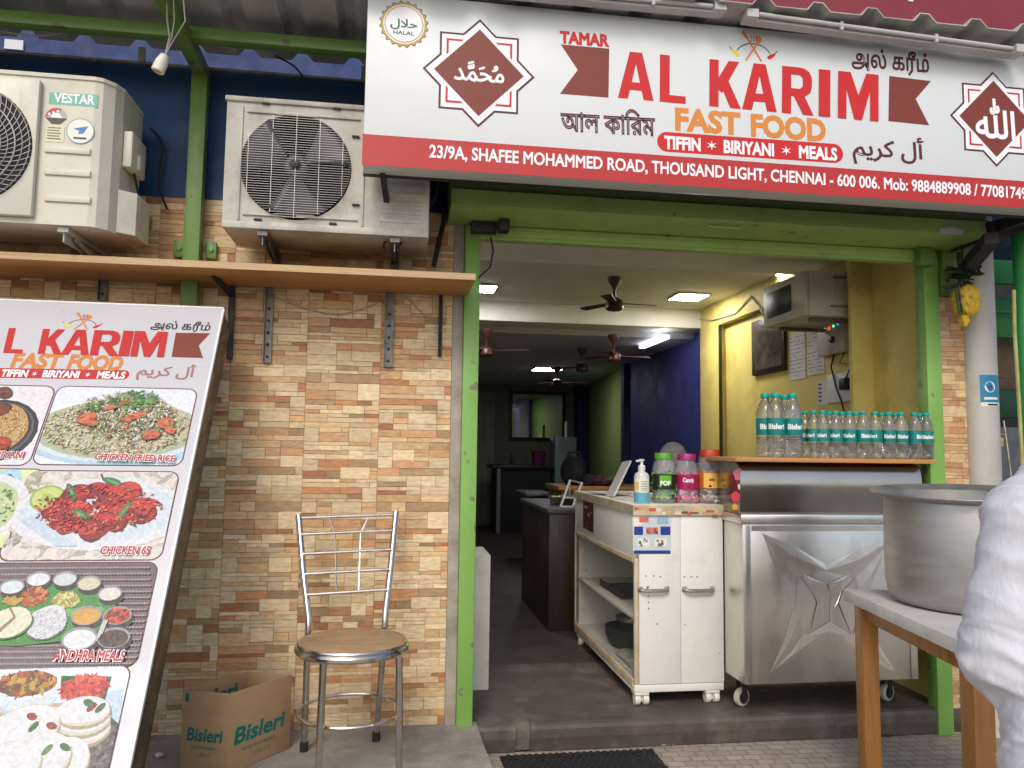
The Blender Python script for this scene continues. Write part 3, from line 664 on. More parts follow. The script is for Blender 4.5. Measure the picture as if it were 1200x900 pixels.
for k in range(n):
    z = cz-r+2*r*(k+.5)/n; h = math.sqrt(max(0, r*r-(z-cz)**2)); b.tube([(cx-h, yf-.02, z), (cx+h, yf-.02, z)], .0009, 4)
for k in range(5):
    x = cx+(k-2)*r*.42; h = math.sqrt(max(0, r*r-(x-cx)**2)); b.tube([(x, yf-.022, cz-h), (x, yf-.022, cz+h)], .0014, 4)
b.build('fan_grille', m_wire, A1)
b = MB()
for k in range(12): b.box((-.09, yf-.003, 2.12+.034*k), (.07, yf+.004, 2.138+.034*k), .002)
b.build('louvre_panel', m_acg, A1)
for (u, v) in ((312, 121), (395, 127), (302, 257), (390, 262), (417, 160), (417, 240)): p = aY(u, v, yf-.002); b = MB(); b.box((p.x-.014, yf-.006, p.z-.003), (p.x+.014, yf+.002, p.z+.003)); b.build('clip', m_iron, A1)
# left unit
x0, x1, z0, z1, yf, yb = -1.90, -1.045, 2.035, 2.572, -.42, -.12
A2 = thing('air_conditioner', 'off-white outdoor AC unit with round fan guard and teal brand sticker, at the left', 'air conditioner', (x1, yf, z0), 'outdoor AC units above the shelf')
b = MB(); b.prism([(x0, yf+.004, z0), (x1-.07, yf+.004, z0), (x1-.045, yf+.012, z0), (x1-.015, yf+.045, z0), (x1, yf+.09, z0), (x1, yb, z0), (x0, yb, z0)], (0, 0, z1-z0)); b.build('casing', m_acw, A2, smooth=False)
b = MB(); b.prism([(x0-.003, yf-.002, z1), (x1-.068, yf-.002, z1), (x1-.043, yf+.006, z1), (x1-.012, yf+.040, z1), (x1+.004, yf+.088, z1), (x1+.004, yb-.0, z1), (x0-.003, yb, z1)], (0, 0, .014)); b.build('top_cover', m_acw, A2, smooth=False)
cx, cz, r = -1.515, 2.30, .215
b = MB(); xr = -1.29
b.box((cx-.26, yf-.022, z0+.02), (xr, yf+.003, z1-.02), .012); b.build('fan_surround', m_acw, A2)
b = MB(); b.lathe([(r, .0), (r-.004, .003), (0, .0035)], (cx, yf-.022, cz), 48, 0, (0, -1, 0)); b.build('fan_recess_shade', m_dark, A2)  # black disc drawn as the shaded depth behind the guard
b = MB()
for k in range(9): b.tube([(cx+r*(k+1)/9.2*_c(2*math.pi*i/48), yf-.034, cz+r*(k+1)/9.2*_s(2*math.pi*i/48)) for i in range(48)], .0012 if k % 3 else .0026, 5, closed=True)
for k in range(56):
    a = 2*math.pi*k/56; pts = []
    for i in range(7): rr = r*(.2+.8*i/6); aa = a+.5*(i/6)**1.3; pts.append((cx+rr*_c(aa), yf-.031, cz+rr*_s(aa)))
    b.tube(pts, .0011, 4)
b.build('fan_grille', m_wire, A2)
ap = Plane((0, yf+.004, 0), (0, -1, 0))
b = MB()
for v0, v1 in ((175, 178), (200, 204), (231, 235)):
    p = aY(52, v0, yf); q = aY(106, v1, yf); b.box((p.x, yf-.004, q.z-.011), (q.x, yf+.006, q.z+.011), .006)
b.build('vent_rib', m_acw, A2)
b = MB(); b.polypx(ap, [(58, 108), (115, 111), (114, 126), (57, 122)], lin(110, 178, 158)); b.text(ap, 'VESTAR', (63, 119.5), (111, 122.5), .032, WHT, .03); b.build('brand_sticker', m_print, A2, smooth=False)
b = MB(); C = Vector(ap.d2((66, 138))); n = 24
def half(b, C, rr, a0, a1, col): b.poly2(ap, [tuple(C+Vector((_c(R(a0+(a1-a0)*i/12)), _s(R(a0+(a1-a0)*i/12))))*rr) for i in range(13)], col, .0002)
half(b, C, .037, 0, 180, lin(170, 170, 165)); half(b, C, .037, 60, 180, lin(196, 60, 80)); half(b, C, .018, 0, 180, WHT); b.poly2(ap, [tuple(C+Vector(p)) for p in ((-.037, -.001), (-.014, -.024), (.014, -.024), (.037, -.001))], lin(70, 66, 62), .0002)
for i in range(3): b.poly2(ap, [tuple(C+Vector((-.024+.014*i+_c(2*math.pi*k/8)*.005, .012+.006*i+_s(2*math.pi*k/8)*.005))) for k in range(8)], WHT, .0002)
b.poly2(ap, [tuple(C+Vector(p)) for p in ((-.03, -.09), (.03, -.09), (.03, -.03), (-.03, -.03))], lin(214, 208, 180), .0002)
for i in range(5): b.poly2(ap, [tuple(C+Vector(p)) for p in ((-.026, -.04-.01*i), (.02-.006*(i % 2), -.04-.01*i), (.02-.006*(i % 2), -.036-.01*i), (-.026, -.036-.01*i))], lin(120, 116, 104), .0002)
C = Vector(ap.d2((94.5, 154))); b.poly2(ap, [tuple(C+Vector((_c(2*math.pi*k/24), _s(2*math.pi*k/24)))*.047) for k in range(24)], lin(130, 150, 160), .0002); b.poly2(ap, [tuple(C+Vector((_c(2*math.pi*k/24), _s(2*math.pi*k/24)))*.044) for k in range(24)], lin(222, 222, 212), .0002)
b.poly2(ap, [tuple(C+Vector(p)) for p in ((-.024, .008), (.026, .02), (.012, -.008), (-.006, -.012), (-.004, .0))], lin(60, 120, 180), .0002)
b.poly2(ap, [tuple(C+Vector(p)) for p in ((-.022, -.03), (.022, -.03), (.022, -.023), (-.022, -.023))], lin(60, 64, 70), .0002)
b.build('rating_sticker', m_print, A2, smooth=False)
b = MB(); b.prism([(x1+.001, -.34, z0+.005), (x1+.055, -.30, z0+.005), (x1+.055, -.15, z0+.005), (x1+.001, -.13, z0+.005)], (0, 0, .16)); b.build('valve_cover', m_acw, A2, smooth=False)
b = MB(); b.box((x1, -.32, z0+.26), (x1+.035, -.16, z0+.40), .012); b.box((x1+.0, -.26, z0+.27), (x1+.045, -.22, z0+.33), .005); b.build('side_handle', m_acw, A2)
b = MB(); b.tube([(x1+.02, -.25, z0+.27), (x1+.03, -.22, z0+.2), (x1+.028, -.2, z0+.17)], .005, 6); b.build('pipe', m_cable, A2)
# wall arms that carry the units
def acarm(x, y0, z, label, m=m_galv):
    t = thing('support_arm', label, 'bracket', (x, -.01, z), 'steel arms under the AC units')
    b = MB(); b.box((x-.018, y0, z-.02), (x+.018, -.008, z-.002)); b.box((x-.002, y0+.01, z-.055), (x+.002, -.008, z-.02)); b.build('arm', m, t)
    b = MB(); b.box((x-.018, -.02, z-.085), (x+.018, -.007, z-.021)); b.bar((x+.012, -.02, z-.075), (x+.012, y0+.08, z-.025), .006, .02); b.build('wall_plate', m, t)
acarm(-1.20, -.40, 2.035, 'pale steel arm under the right end of the off-white AC unit', m_acg)
acarm(-.52, -.37, 2.068, 'dark steel arm under the left end of the grey AC unit', m_galv)
acarm(-.03, -.37, 2.068, 'dark steel arm under the right end of the grey AC unit', m_galv)
cable('ac_hose', [(515, 212), (505, 240), (470, 285), (455, 300), (450, 285), (468, 280)], -.3, .004, m_cable, 'loose black hose looping under the right side of the grey AC unit')
cable('refrigerant_pipe', [(506, 232), (516, 238), (520, 256), (514, 285), (508, 312)], -.06, .011, m_cable, 'black lagged pipe running down the wall at the right of the grey AC unit')
cable('ac_cable', [(176, 150), (190, 170), (186, 215), (196, 245)], -.04, .005, m_cable, 'black cable hanging on the blue wall beside the off-white AC unit')
cable('roof_wire', [(322, 65), (345, 78), (358, 95)], -.03, .004, m_cable, 'black wire hanging from the roof edge above the grey AC unit')
cable('roof_twine', [(-5, 36), (45, 42), (75, 38), (100, 33)], -.26, .003, m_cablew, 'tan twine tied along the green beam at the top left')

# bulb holder hanging under the roof
p = aY(189, 74, -.6); PH = thing('bulb_holder', 'empty cream bulb holder hanging on thin wires from the roof', 'bulb holder', p)
ax = Vector((-.35, 0, -1)).normalized()
b = MB(); b.lathe([(.006, -.034), (.014, -.03), (.017, -.02), (.021, -.005), (.022, .03), (.019, .034), (.017, .03), (.016, .0)], p, 18, 0, ax); b.build('socket', mat('cream bakelite', (.68, .62, .5), .4, var=.06), PH)
q = p-ax*.03
for dx in (-.02, .0, .03):
    b = MB(); b.tube([q, q+Vector((.02+dx*.4, 0, .07)), q+Vector((.025+dx*1.2, 0, .13)), q+Vector((.012+dx, .0, .28)), q+Vector((.02+dx*.5, 0, .40))], .0022, 5); b.build('wire', m_cablew, PH)

# ------------------------------------------------------------------ leaning menu board
AL = R(31.5); TR = aY(262, 362, -.25)
ey = Vector((0, _s(AL), _c(AL))); nn = Vector((0, -_c(AL), _s(AL)))
mp_ = Plane(TR, nn); BL_ = 1.94; BW = .92
MBD = thing('menu_board', 'white lightbox menu board with food pictures leaning against the cladding', 'sign', TR-ey*BL_)
b = MB(); b.obox(TR-Vector((BW, 0, 0))-ey*BL_-nn*.004, (BW, 0, 0), ey*BL_, nn*.004, 0); b.build('menu_panel', mat('faded board print', (.50, .49, .505), .35, var=.04, scale=3, dirt=((.48, .46, .45), .3, 4, .52)), MBD)
b = MB(); b.obox(TR-Vector((BW, 0, 0))-ey*BL_-nn*.14, (BW+.002, 0, 0), ey*BL_, nn*.135, .003); b.build('box_body', mat('dark brown acrylic', (.028, .020, .015), .28, var=.3, dirt=((.12, .10, .08), .5, 9, .6)), MBD)
b = MB()
b.obox(TR-ey*BL_+Vector((-.004, 0, 0))-nn*.012, (.008, 0, 0), ey*BL_, nn*.014, .001); b.obox(TR-Vector((BW, 0, .0))-nn*.012, (BW, 0, 0), ey*.008, nn*.014, .001); b.build('edge_trim', m_white, MBD)
PNK = lin(150, 100, 98)
b = MB()
def mb_(x): return 414+(x-10)*.027
for ch, x0, x1, xt in (('A', -28, -2, -22), ('L', 3.5, 26, 10.5), ('K', 44, 72, 50.5), ('A', 71, 104, 79), ('R', 105, 138, 111), ('I', 138.5, 151, 145), ('M', 152.5, 192, 158.5)):
    block(b, mp_, ch, (x0, mb_(x0)), (x1, mb_(x1)), (xt, mb_(x0)-29.5), dim(RED, .85))
b.build('name_lettering', m_print, MBD, smooth=False)
b = MB(); b.polypx(mp_, [(206, 390), (246.5, 390.5), (233, 405), (238, 419.7), (201, 418.5)], dim(BRN, .95)); b.build('ribbon', m_print, MBD, smooth=False)
b = MB(); b.text(mp_, 'FAST', (11.5, 430), (70, 431.8), .058, dim(ORG, .85), .045); b.text(mp_, 'FOOD', (78, 432), (142, 434), .058, dim(ORG, .85), .045); b.build('fast_food_lettering', m_print, MBD, smooth=False)
b = MB(); pill(b, mp_, (-60, 436), (151.5, 439.5), .042, dim(RED, .85))
for t, a, q in (('TIFFIN', 0, 31.5), ('BIRIYANI', 49, 92), ('MEALS', 113, 146)): b.text(mp_, t, (a, 441+.02*a), (q, 441+.02*q), .027, WHT, .04)
for a in (40, 102.5): b.text(mp_, '\u2736', (a-3, 440.5+.02*a), (a+3, 440.5+.02*a), .022, WHT)
b.build('menu_strip', m_print, MBD, smooth=False)
b = MB(); b.text(mp_, '\u0b85\u0bb2\u0bcd \u0b95\u0bb0\u0bc0\u0bae\u0bcd', (176, 385), (246, 387.5), .042, INK, .022); b.build('tamil_lettering', m_print, MBD, smooth=False)
b = MB(); b.text(mp_, '\ufee2\ufef3\ufeae\ufedb \ufedd\ufe83', (160, 439), (229, 442), .056, PNK, .02); b.build('arabic_lettering', m_print, MBD, smooth=False)
b = MB(); logo(b, mp_, (97, 379), .05); b.build('spoon_logo', m_print, MBD, smooth=False)

def clip(poly, C):
    out = poly
    n = len(C); area = sum(C[i][0]*C[(i+1) % n][1]-C[(i+1) % n][0]*C[i][1] for i in range(n)); sg = 1 if area > 0 else -1
    for i in range(n):
        a, c = C[i], C[(i+1) % n]; ins = lambda p: sg*((c[0]-a[0])*(p[1]-a[1])-(c[1]-a[1])*(p[0]-a[0])) >= 0
        inp = out; out = []
        if not inp: return []
        for k in range(len(inp)):
            p, q = inp[k-1], inp[k]
            def X():
                d1 = (c[0]-a[0])*(p[1]-a[1])-(c[1]-a[1])*(p[0]-a[0]); d2 = (c[0]-a[0])*(q[1]-a[1])-(c[1]-a[1])*(q[0]-a[0]); t = d1/(d1-d2)
                return (p[0]+(q[0]-p[0])*t, p[1]+(q[1]-p[1])*t)
            if ins(q):
                if not ins(p): out.append(X())
                out.append(q)
            elif ins(p): out.append(X())
    return out
def rrect(x0, x1, y0, y1, r, n=6):
    pts = []
    for cx, cy, a0 in ((x1-r, y1-r, 0), (x0+r, y1-r, 90), (x0+r, y0+r, 180), (x1-r, y0+r, 270)):
        for k in range(n+1): t = R(a0+90*k/n); pts.append((cx+_c(t)*r, cy+_s(t)*r))
    return pts
class Pic:
    """a printed food picture clipped to its rounded panel"""
    def __init__(s, pa, pb, bgc, frame=MAR, xl=None):
        a = mp_.d2(pa); c = mp_.d2(pb); s.x0 = a[0] if xl is None else xl; s.x1 = c[0]; s.y1 = a[1]; s.y0 = c[1]; s.b = MB(); s.w = s.x1-s.x0; s.h = s.y1-s.y0
        s.b.poly2(mp_, rrect(s.x0-.004, s.x1+.004, s.y0-.004, s.y1+.004, .034), frame, .0004)
        s.C = rrect(s.x0, s.x1, s.y0, s.y1, .03); s.b.poly2(mp_, s.C, bgc, .0003)
    def poly(s, pts, col, dz=.000007):
        q = clip(pts, s.C)
        if len(q) >= 3: s.b.poly2(mp_, q, tuple(min(.56, x*.80) for x in col), dz)
    def ell(s, px, rx, ry, col, rot=0, n=20, wob=0, seed=0, loc=False):
        c = px if loc else mp_.d2(px); rg = random.Random(seed); ph = [rg.uniform(0, 6.3) for _ in range(4)]; out = []
        for k in range(n):
            a = 2*math.pi*k/n; r = 1+wob*sum(_s(a*(i+2)+ph[i])/(i+1.3) for i in range(4)); x = rx*r*_c(a); y = ry*r*_s(a)
            out.append((c[0]+x*_c(rot)-y*_s(rot), c[1]+x*_s(rot)+y*_c(rot)))
        s.poly(out, col)
    def scatter(s, px, rx, ry, n, cols, ln, wd, seed, top=0):
        c = mp_.d2(px); rg = random.Random(seed)
        for i in range(n):
            t = math.sqrt(rg.random()); a = rg.uniform(0, 6.283); x = c[0]+rx*t*_c(a); y = c[1]+ry*t*_s(a)*(1+.0); o = rg.uniform(0, 3.14); l = ln*rg.uniform(.6, 1.3); w_ = wd*rg.uniform(.7, 1.3); k = rg.uniform(.8, 1.15); col = rg.choice(cols)
            s.poly([(x+_c(o)*l, y+_s(o)*l), (x-_s(o)*w_, y+_c(o)*w_), (x-_c(o)*l, y-_s(o)*l), (x+_s(o)*w_, y-_c(o)*w_)], tuple(min(.9, q*k) for q in col))
    def lump(s, px, r, col, seed, asp=.7, rot=0):
        rg = random.Random(seed); c = mp_.d2(px)
        s.ell(c, r*1.08, r*asp*1.08, dim(col, .38), rot, 14, .12, seed, True); s.ell((c[0], c[1]+r*.05), r, r*asp, col, rot, 14, .12, seed+1, True)
        for k in range(3):
            q = (c[0]+rg.uniform(-.5, .5)*r, c[1]+rg.uniform(-.3, .45)*r*asp); s.ell(q, r*rg.uniform(.15, .38), r*rg.uniform(.08, .22), tuple(min(.8, x*rg.uniform(1.2, 1.9)) for x in col), rg.uniform(-1, 1), 8, .2, seed+k+5, True)
            q = (c[0]+rg.uniform(-.6, .6)*r, c[1]-rg.uniform(.0, .5)*r*asp); s.ell(q, r*rg.uniform(.15, .4), r*rg.uniform(.08, .18), dim(col, .55), rg.uniform(-1, 1), 8, .2, seed+k+9, True)
    def caption(s, t, a, c, cap):
        s.b.text(mp_, t, a, c, cap, WHT, .09, .0003); s.b.text(mp_, t, a, c, cap, dim(lin(190, 34, 44), .8), .035, .0006)
    def done(s): s.b.build('food_picture', m_food, MBD, smooth=False)
GR = [lin(84, 130, 60), lin(120, 160, 84), lin(60, 104, 50)]
# biriyani (cut by the frame)
P = Pic((-80, 450), (33, 545), lin(206, 202, 204))
P.ell((-8, 505), .135, .125, lin(46, 42, 44)); P.ell((-8, 504), .122, .112, lin(92, 88, 90)); P.ell((-8, 503), .115, .105, lin(50, 44, 44)); P.ell((-8, 503), .108, .098, lin(190, 150, 96), wob=.04)
P.scatter((-8, 503), .10, .09, 420, [lin(226, 190, 120), lin(236, 214, 160), lin(206, 150, 76), lin(180, 110, 56)], .007, .0022, 3)
P.lump((2, 520), .03, lin(170, 60, 34), 5); P.lump((-4, 480), .04, lin(122, 56, 30), 8); P.lump((5, 461), .026, lin(110, 60, 44), 11, .9)
P.caption('BIRIYANI', (-14, 537), (28, 537.6), .022); P.done()
# chicken fried rice
P = Pic((69, 453), (212, 545.5), lin(205, 208, 214))
P.ell((140, 515), .30, .105, lin(176, 204, 218)); P.ell((138, 506), .285, .12, lin(206, 224, 232)); P.ell((139, 503), .265, .118, lin(170, 180, 150))
P.ell((139, 500), .235, .115, lin(190, 180, 140), wob=.03); 
rc = [lin(232, 224, 196), lin(216, 204, 164), lin(170, 150, 108), lin(130, 140, 92), lin(240, 236, 218), lin(120, 102, 70)]
P.scatter((139, 502), .24, .105, 1000, rc, .0095, .0026, 21); P.scatter((145, 484), .15, .08, 620, rc, .0095, .0026, 22)
for i, (u, v, r_, a_, ro_) in enumerate(((103, 492, .03, .7, .4), (110, 498, .018, .6, 0), (178, 512, .028, .6, .2), (195, 498, .026, .8, .5), (200, 506, .02, .6, -.4), (136, 478, .034, .3, .5), (150, 472, .022, .4, .3), (160, 490, .040, .26, .4), (148, 494, .02, .4, -.3))): P.lump((u, v), r_, lin(206, 104, 70), 30+i, a_, ro_)
P.scatter((158, 470), .08, .035, 90, GR, .011, .005, 24); P.scatter((112, 478), .03, .02, 20, GR, .010, .005, 25); P.scatter((155, 500), .14, .05, 60, GR+[lin(206, 84, 50)], .008, .003, 26)
P.caption('CHICKEN FRIED RICE', (112, 541), (205, 543.5), .022); P.done()
# left middle picture (cut by the frame)
P = Pic((-115, 549), (22, 642), lin(196, 204, 150))
P.poly([mp_.d2(q) for q in ((0, 552), (24, 549), (28, 575), (0, 562))], lin(170, 210, 226)); P.poly([mp_.d2(q) for q in ((4, 558), (12, 555), (24, 566), (16, 566))], lin(60, 92, 180))
P.ell((-20, 595), .13, .12, lin(226, 230, 226)); P.ell((-20, 595), .10, .095, lin(190, 200, 150)); P.scatter((-20, 595), .09, .08, 160, GR+[lin(220, 220, 180)], .010, .004, 33); P.done()
# chicken 65
P = Pic((34, 552), (188, 655.5), lin(200, 190, 180))
P.scatter((112, 604), .36, .20, 260, [lin(206, 198, 190), lin(190, 178, 166), lin(212, 206, 200)], .03, .008, 45)
P.poly([mp_.d2(q) for q in ((40, 600), (60, 575), (105, 562), (165, 560), (186, 590), (188, 622), (150, 638), (90, 645), (55, 632))], lin(204, 220, 230)); P.ell((118, 602), .265, .125, lin(222, 230, 236)); P.ell((118, 600), .235, .105, lin(204, 214, 222))
P.ell((56, 584), .052, .046, lin(150, 176, 80)); P.ell((56, 584), .044, .039, lin(196, 206, 120)); P.ell((56, 584), .02, .017, lin(170, 190, 90))
rg = random.Random(5)
for i in range(38):
    t = math.sqrt(rg.random()); a = rg.uniform(0, 6.28); u = 115+58*t*_c(a); v = 598+27*t*_s(a)-6*(1-t)
    P.lump((u, v), rg.uniform(.026, .040), rg.choice([lin(176, 34, 34), lin(190, 48, 40), lin(150, 26, 30), lin(196, 62, 44)]), 60+i, rg.uniform(.6, .85), rg.uniform(-.6, .6))
for i, (u, v, ro) in enumerate(((96, 604, -.5), (146, 599, 1.1), (84, 577, -1.0), (132, 565, -.4))): P.ell((u, v), .034, .012, lin(56, 118, 62), ro, 12, .1, 90+i); P.ell((u, v), .024, .004, lin(110, 160, 100), ro, 8)
P.poly([mp_.d2(q) for q in ((118, 556), (120, 556), (122, 562), (120, 562))], INK)
for i in range(5): P.poly([mp_.d2(q) for q in ((24+i*3, 610-i), (27+i*3, 609-i), (70+i*5, 640), (66+i*5, 641))], lin(190, 206, 216))
rg = random.Random(55)
P.scatter((115, 597), .19, .085, 330, [lin(206, 84, 60), lin(120, 18, 22), lin(226, 120, 90), lin(90, 14, 18), lin(196, 50, 44)], .008, .003, 57)
P.caption('CHICKEN 65', (117.5, 650.3), (175.5, 650.3), .024); P.done()
# andhra meals
P = Pic((-150, 662), (159, 781), lin(96, 78, 78))
for i in range(46):
    for j in range(17):
        u = 2+i*4+(j % 2)*2-j*1.3; v = 666+j*7
        if u < 178: P.ell((u, v), .0052, .004, lin(150, 138, 140), 0, 5)
P.poly([mp_.d2(q) for q in ((-100, 752), (-90, 712), (40, 697), (60, 684), (110, 690), (140, 700), (128, 738), (76, 752), (20, 758))], lin(64, 134, 58)); P.poly([mp_.d2(q) for q in ((-100, 740), (-60, 722), (120, 712), (124, 716), (0, 736))], lin(110, 176, 96))
rg = random.Random(9)
for i in range(9): u = -60+i*20; P.poly([mp_.d2(q) for q in ((u, 752), (u+2, 752), (u+24, 696), (u+23, 696))], lin(86, 156, 78))
bow = lambda u, v, col, r=.040: (P.ell((u+2, v+5), r*1.05, r*.78, lin(50, 40, 40)), P.ell((u, v), r*1.05, r*.72, lin(150, 146, 146)), P.ell((u, v+1), r*.92, r*.60, col))
for i, (u, v, col) in enumerate(((15, 688, lin(214, 222, 224)), (46, 679, lin(216, 222, 222)), (77, 679, lin(200, 206, 200)), (105, 684, lin(206, 196, 170)), (129.5, 696, lin(214, 212, 196)))): bow(u, v, col, .032)
bow(102, 722, lin(206, 156, 66), .040); bow(138, 722, lin(176, 64, 44), .038); bow(94, 749, lin(216, 222, 222), .046); bow(134, 748, lin(70, 48, 40), .042)
P.scatter((138, 722), .03, .02, 30, [lin(220, 80, 50), lin(120, 40, 30)], .01, .005, 71)
P.scatter((41, 700), .034, .024, 130, [lin(180, 96, 50), lin(146, 66, 34), lin(206, 130, 80)], .012, .005, 72); P.scatter((78, 705), .034, .022, 130, [lin(196, 176, 96), lin(160, 150, 80), lin(220, 206, 140)], .012, .004, 73); P.scatter((16, 705), .026, .010, 40, [lin(190, 150, 70)], .010, .004, 74)
P.ell((54, 734), .056, .044, lin(70, 110, 66)); P.ell((56, 730), .054, .047, lin(222, 222, 224), wob=.05); P.scatter((56, 731), .052, .044, 260, [lin(236, 236, 238), lin(206, 204, 208), lin(220, 220, 222)], .007, .0025, 75)
P.ell((11, 733), .066, .044, lin(90, 110, 70), .1); P.ell((11, 731), .064, .042, lin(226, 216, 190), .1, wob=.06); P.poly([mp_.d2(q) for q in ((-8, 745), (18, 724), (21, 725), (-4, 748))], lin(150, 120, 80)); P.poly([mp_.d2(q) for q in ((14, 712), (20, 724), (18, 726), (12, 714))], lin(150, 120, 84))
for i in range(3): P.poly([mp_.d2(q) for q in ((113+i*3, 752-i*4), (122+i*2, 728), (124+i*2, 728), (115+i*3, 753-i*4))], lin(190, 190, 194))
P.caption('ANDHRA MEALS', (63, 775), (146, 775.5), .026); P.done()
# idli
P = Pic((-150, 788), (114, 960), lin(206, 214, 222))
P.poly([mp_.d2(q) for q in ((-20, 838), (40, 826), (90, 822), (80, 842), (10, 848))], lin(196, 164, 132)); P.poly([mp_.d2(q) for q in ((110, 815), (146, 806), (140, 850), (115, 840))], lin(186, 204, 230))
P.ell((33, 813), .080, .060, lin(180, 196, 204)); P.ell((33, 809), .084, .058, lin(206, 216, 222)); P.ell((33, 802), .086, .042, lin(232, 236, 238)); P.ell((32, 801), .076, .034, lin(140, 70, 36)); P.scatter((32, 801), .070, .030, 120, [lin(170, 90, 40), lin(110, 50, 30), lin(190, 150, 60), lin(96, 84, 40)], .013, .007, 81)
P.poly([mp_.d2(q) for q in ((72, 792), (131, 793), (122, 824), (71, 820))], lin(40, 92, 48)); P.poly([mp_.d2(q) for q in ((70, 818), (122, 822), (118, 828), (80, 824))], lin(226, 232, 234)); P.scatter((99, 807), .058, .034, 170, [lin(206, 60, 44), lin(226, 90, 70), lin(170, 36, 34)], .013, .006, 82)
def idli(u, v, rx, ry, seed, ro=0): P.ell((u+1, v+5), rx, ry, lin(166, 150, 122), ro); P.ell((u, v+2), rx, ry*.95, lin(206, 198, 180), ro); P.ell((u, v), rx*.97, ry*.86, lin(224, 222, 216), ro, 22, .02, seed); P.ell((u-3, v-2), rx*.7, ry*.5, lin(233, 232, 229), ro, 22, .03, seed+1)
P.ell((92, 876), .11, .09, lin(70, 76, 70)); P.ell((92, 876), .10, .08, lin(96, 92, 84)); P.scatter((92, 876), .09, .07, 120, [lin(120, 112, 100), lin(70, 66, 60)], .012, .004, 84)
idli(60, 847, .085, .046, 91, -.2); idli(96, 852, .072, .046, 92); idli(97, 842, .070, .042, 98); idli(98, 832, .068, .040, 93); idli(20, 862, .105, .078, 94, .5); idli(78, 890, .056, .062, 95, .4); idli(46, 890, .078, .070, 96, .5); idli(4, 900, .09, .07, 97, .3)
for i, (u, v, col) in enumerate(((38, 840, lin(150, 40, 36)), (40, 852, GR[2]), (61, 851, lin(140, 50, 40)), (56, 879, GR[0]), (77, 876, GR[2]), (108, 829, lin(130, 50, 40)), (104, 824, GR[2]), (118, 830, GR[2]))): P.ell((u, v), .016, .009, col, .9 if i % 2 else -.5, 8, .1, i)
P.done()

# ------------------------------------------------------------------ chair
CH = thing('metal_chair', 'chromed tube chair with round worn wooden seat and ladder back', 'chair', (-.13, -.40, .126))
zs = .572; sc_ = Vector((-.137, -.475, zs)); rs = .182
FRL, FRR, FFL, FFR = Vector((-.317, -.225, .126)), Vector((-.052, -.150, .126)), Vector((-.236, -.52, .126)), Vector((.036, -.545, .126))
b = MB(); b.lathe([(0, .022), (rs*.5, .0225), (rs*.9, .021), (rs-.004, .016), (rs-.002, .004), (0, .0)], sc_, 48); b.build('seat', m_seat, CH)
b = MB(); b.tube([sc_+Vector((_c(2*math.pi*k/48)*(rs+.004), _s(2*math.pi*k/48)*(rs+.004), -.006)) for k in range(48)], .013, 10, closed=True); b.tube([sc_+Vector((_c(2*math.pi*k/48)*(rs+.002), _s(2*math.pi*k/48)*(rs+.002), .011)) for k in range(48)], .007, 8, closed=True); b.build('seat_ring', m_tubesteel, CH)
TL, TRp = aY(350, 604, -.16), aY(464, 600, -.09)
def legtube(pts, name='leg', cap=True):
    b = MB(); b.tube(pts, .0125, 12); b.build(name, m_tubesteel, CH)
SL = Vector((-.322, -.36, zs+.02)); SR = Vector((.008, -.335, zs+.02))
SL = aY(361, 742, -.33); SR = aY(451, 735, -.29)
legtube([FRL+Vector((0, 0, .03)), FRL.lerp(SL, .5), FRL.lerp(SL, .97), SL+Vector((0, .005, .05)), SL.lerp(TL, .5), TL], 'rear_leg')
legtube([FRR+Vector((0, 0, .03)), FRR.lerp(SR, .5), FRR.lerp(SR, .97), SR+Vector((0, .005, .05)), SR.lerp(TRp, .5), TRp], 'rear_leg')
for f in (FRL, FRR): b = MB(); b.lathe([(.0155, 0), (.0155, .035), (.013, .037)], f, 12); b.build('leg_cap', m_rubber, CH)
for f, dx in ((FFL, .045), (FFR, -.035)):
    t = sc_+Vector((f.x-sc_.x+dx*.0, -.14, -.008)); t.x = f.x+ (.012 if dx > 0 else -.012)
    legtube([f, f.lerp(t, .5), t], 'front_leg')
    b = MB(); b.lathe([(.0155, 0), (.0155, .03), (.013, .032)], f, 12); b.build('leg_cap', m_rubber, CH)
b = MB(); hc = (FRL+FRR+FFL+FFR)/4; hz = .315
b.tube([(hc.x+_c(2*math.pi*k/40)*.188, -.365+_s(2*math.pi*k/40)*.188, hz) for k in range(40)], .0065, 8, closed=True); b.build('foot_ring', m_tubesteel, CH)
b = MB()
for f in (.03, .21, .42, .63, .84):
    l = TL.lerp(SL+Vector((0, 0, .08)), f); r_ = TRp.lerp(SR+Vector((0, 0, .08)), f); b.tube([l, r_], .006, 8)
def back(u, f): l = TL.lerp(SL+Vector((0, 0, .08)), f); r_ = TRp.lerp(SR+Vector((0, 0, .08)), f); return l.lerp(r_, u)
for u0, u1 in ((.31, .36), (.71, .635)): b.tube([back(u0, .05), back(u1, .22), back(u1, .84)], .003, 6)
b.build('back_rails', m_tubesteel, CH)

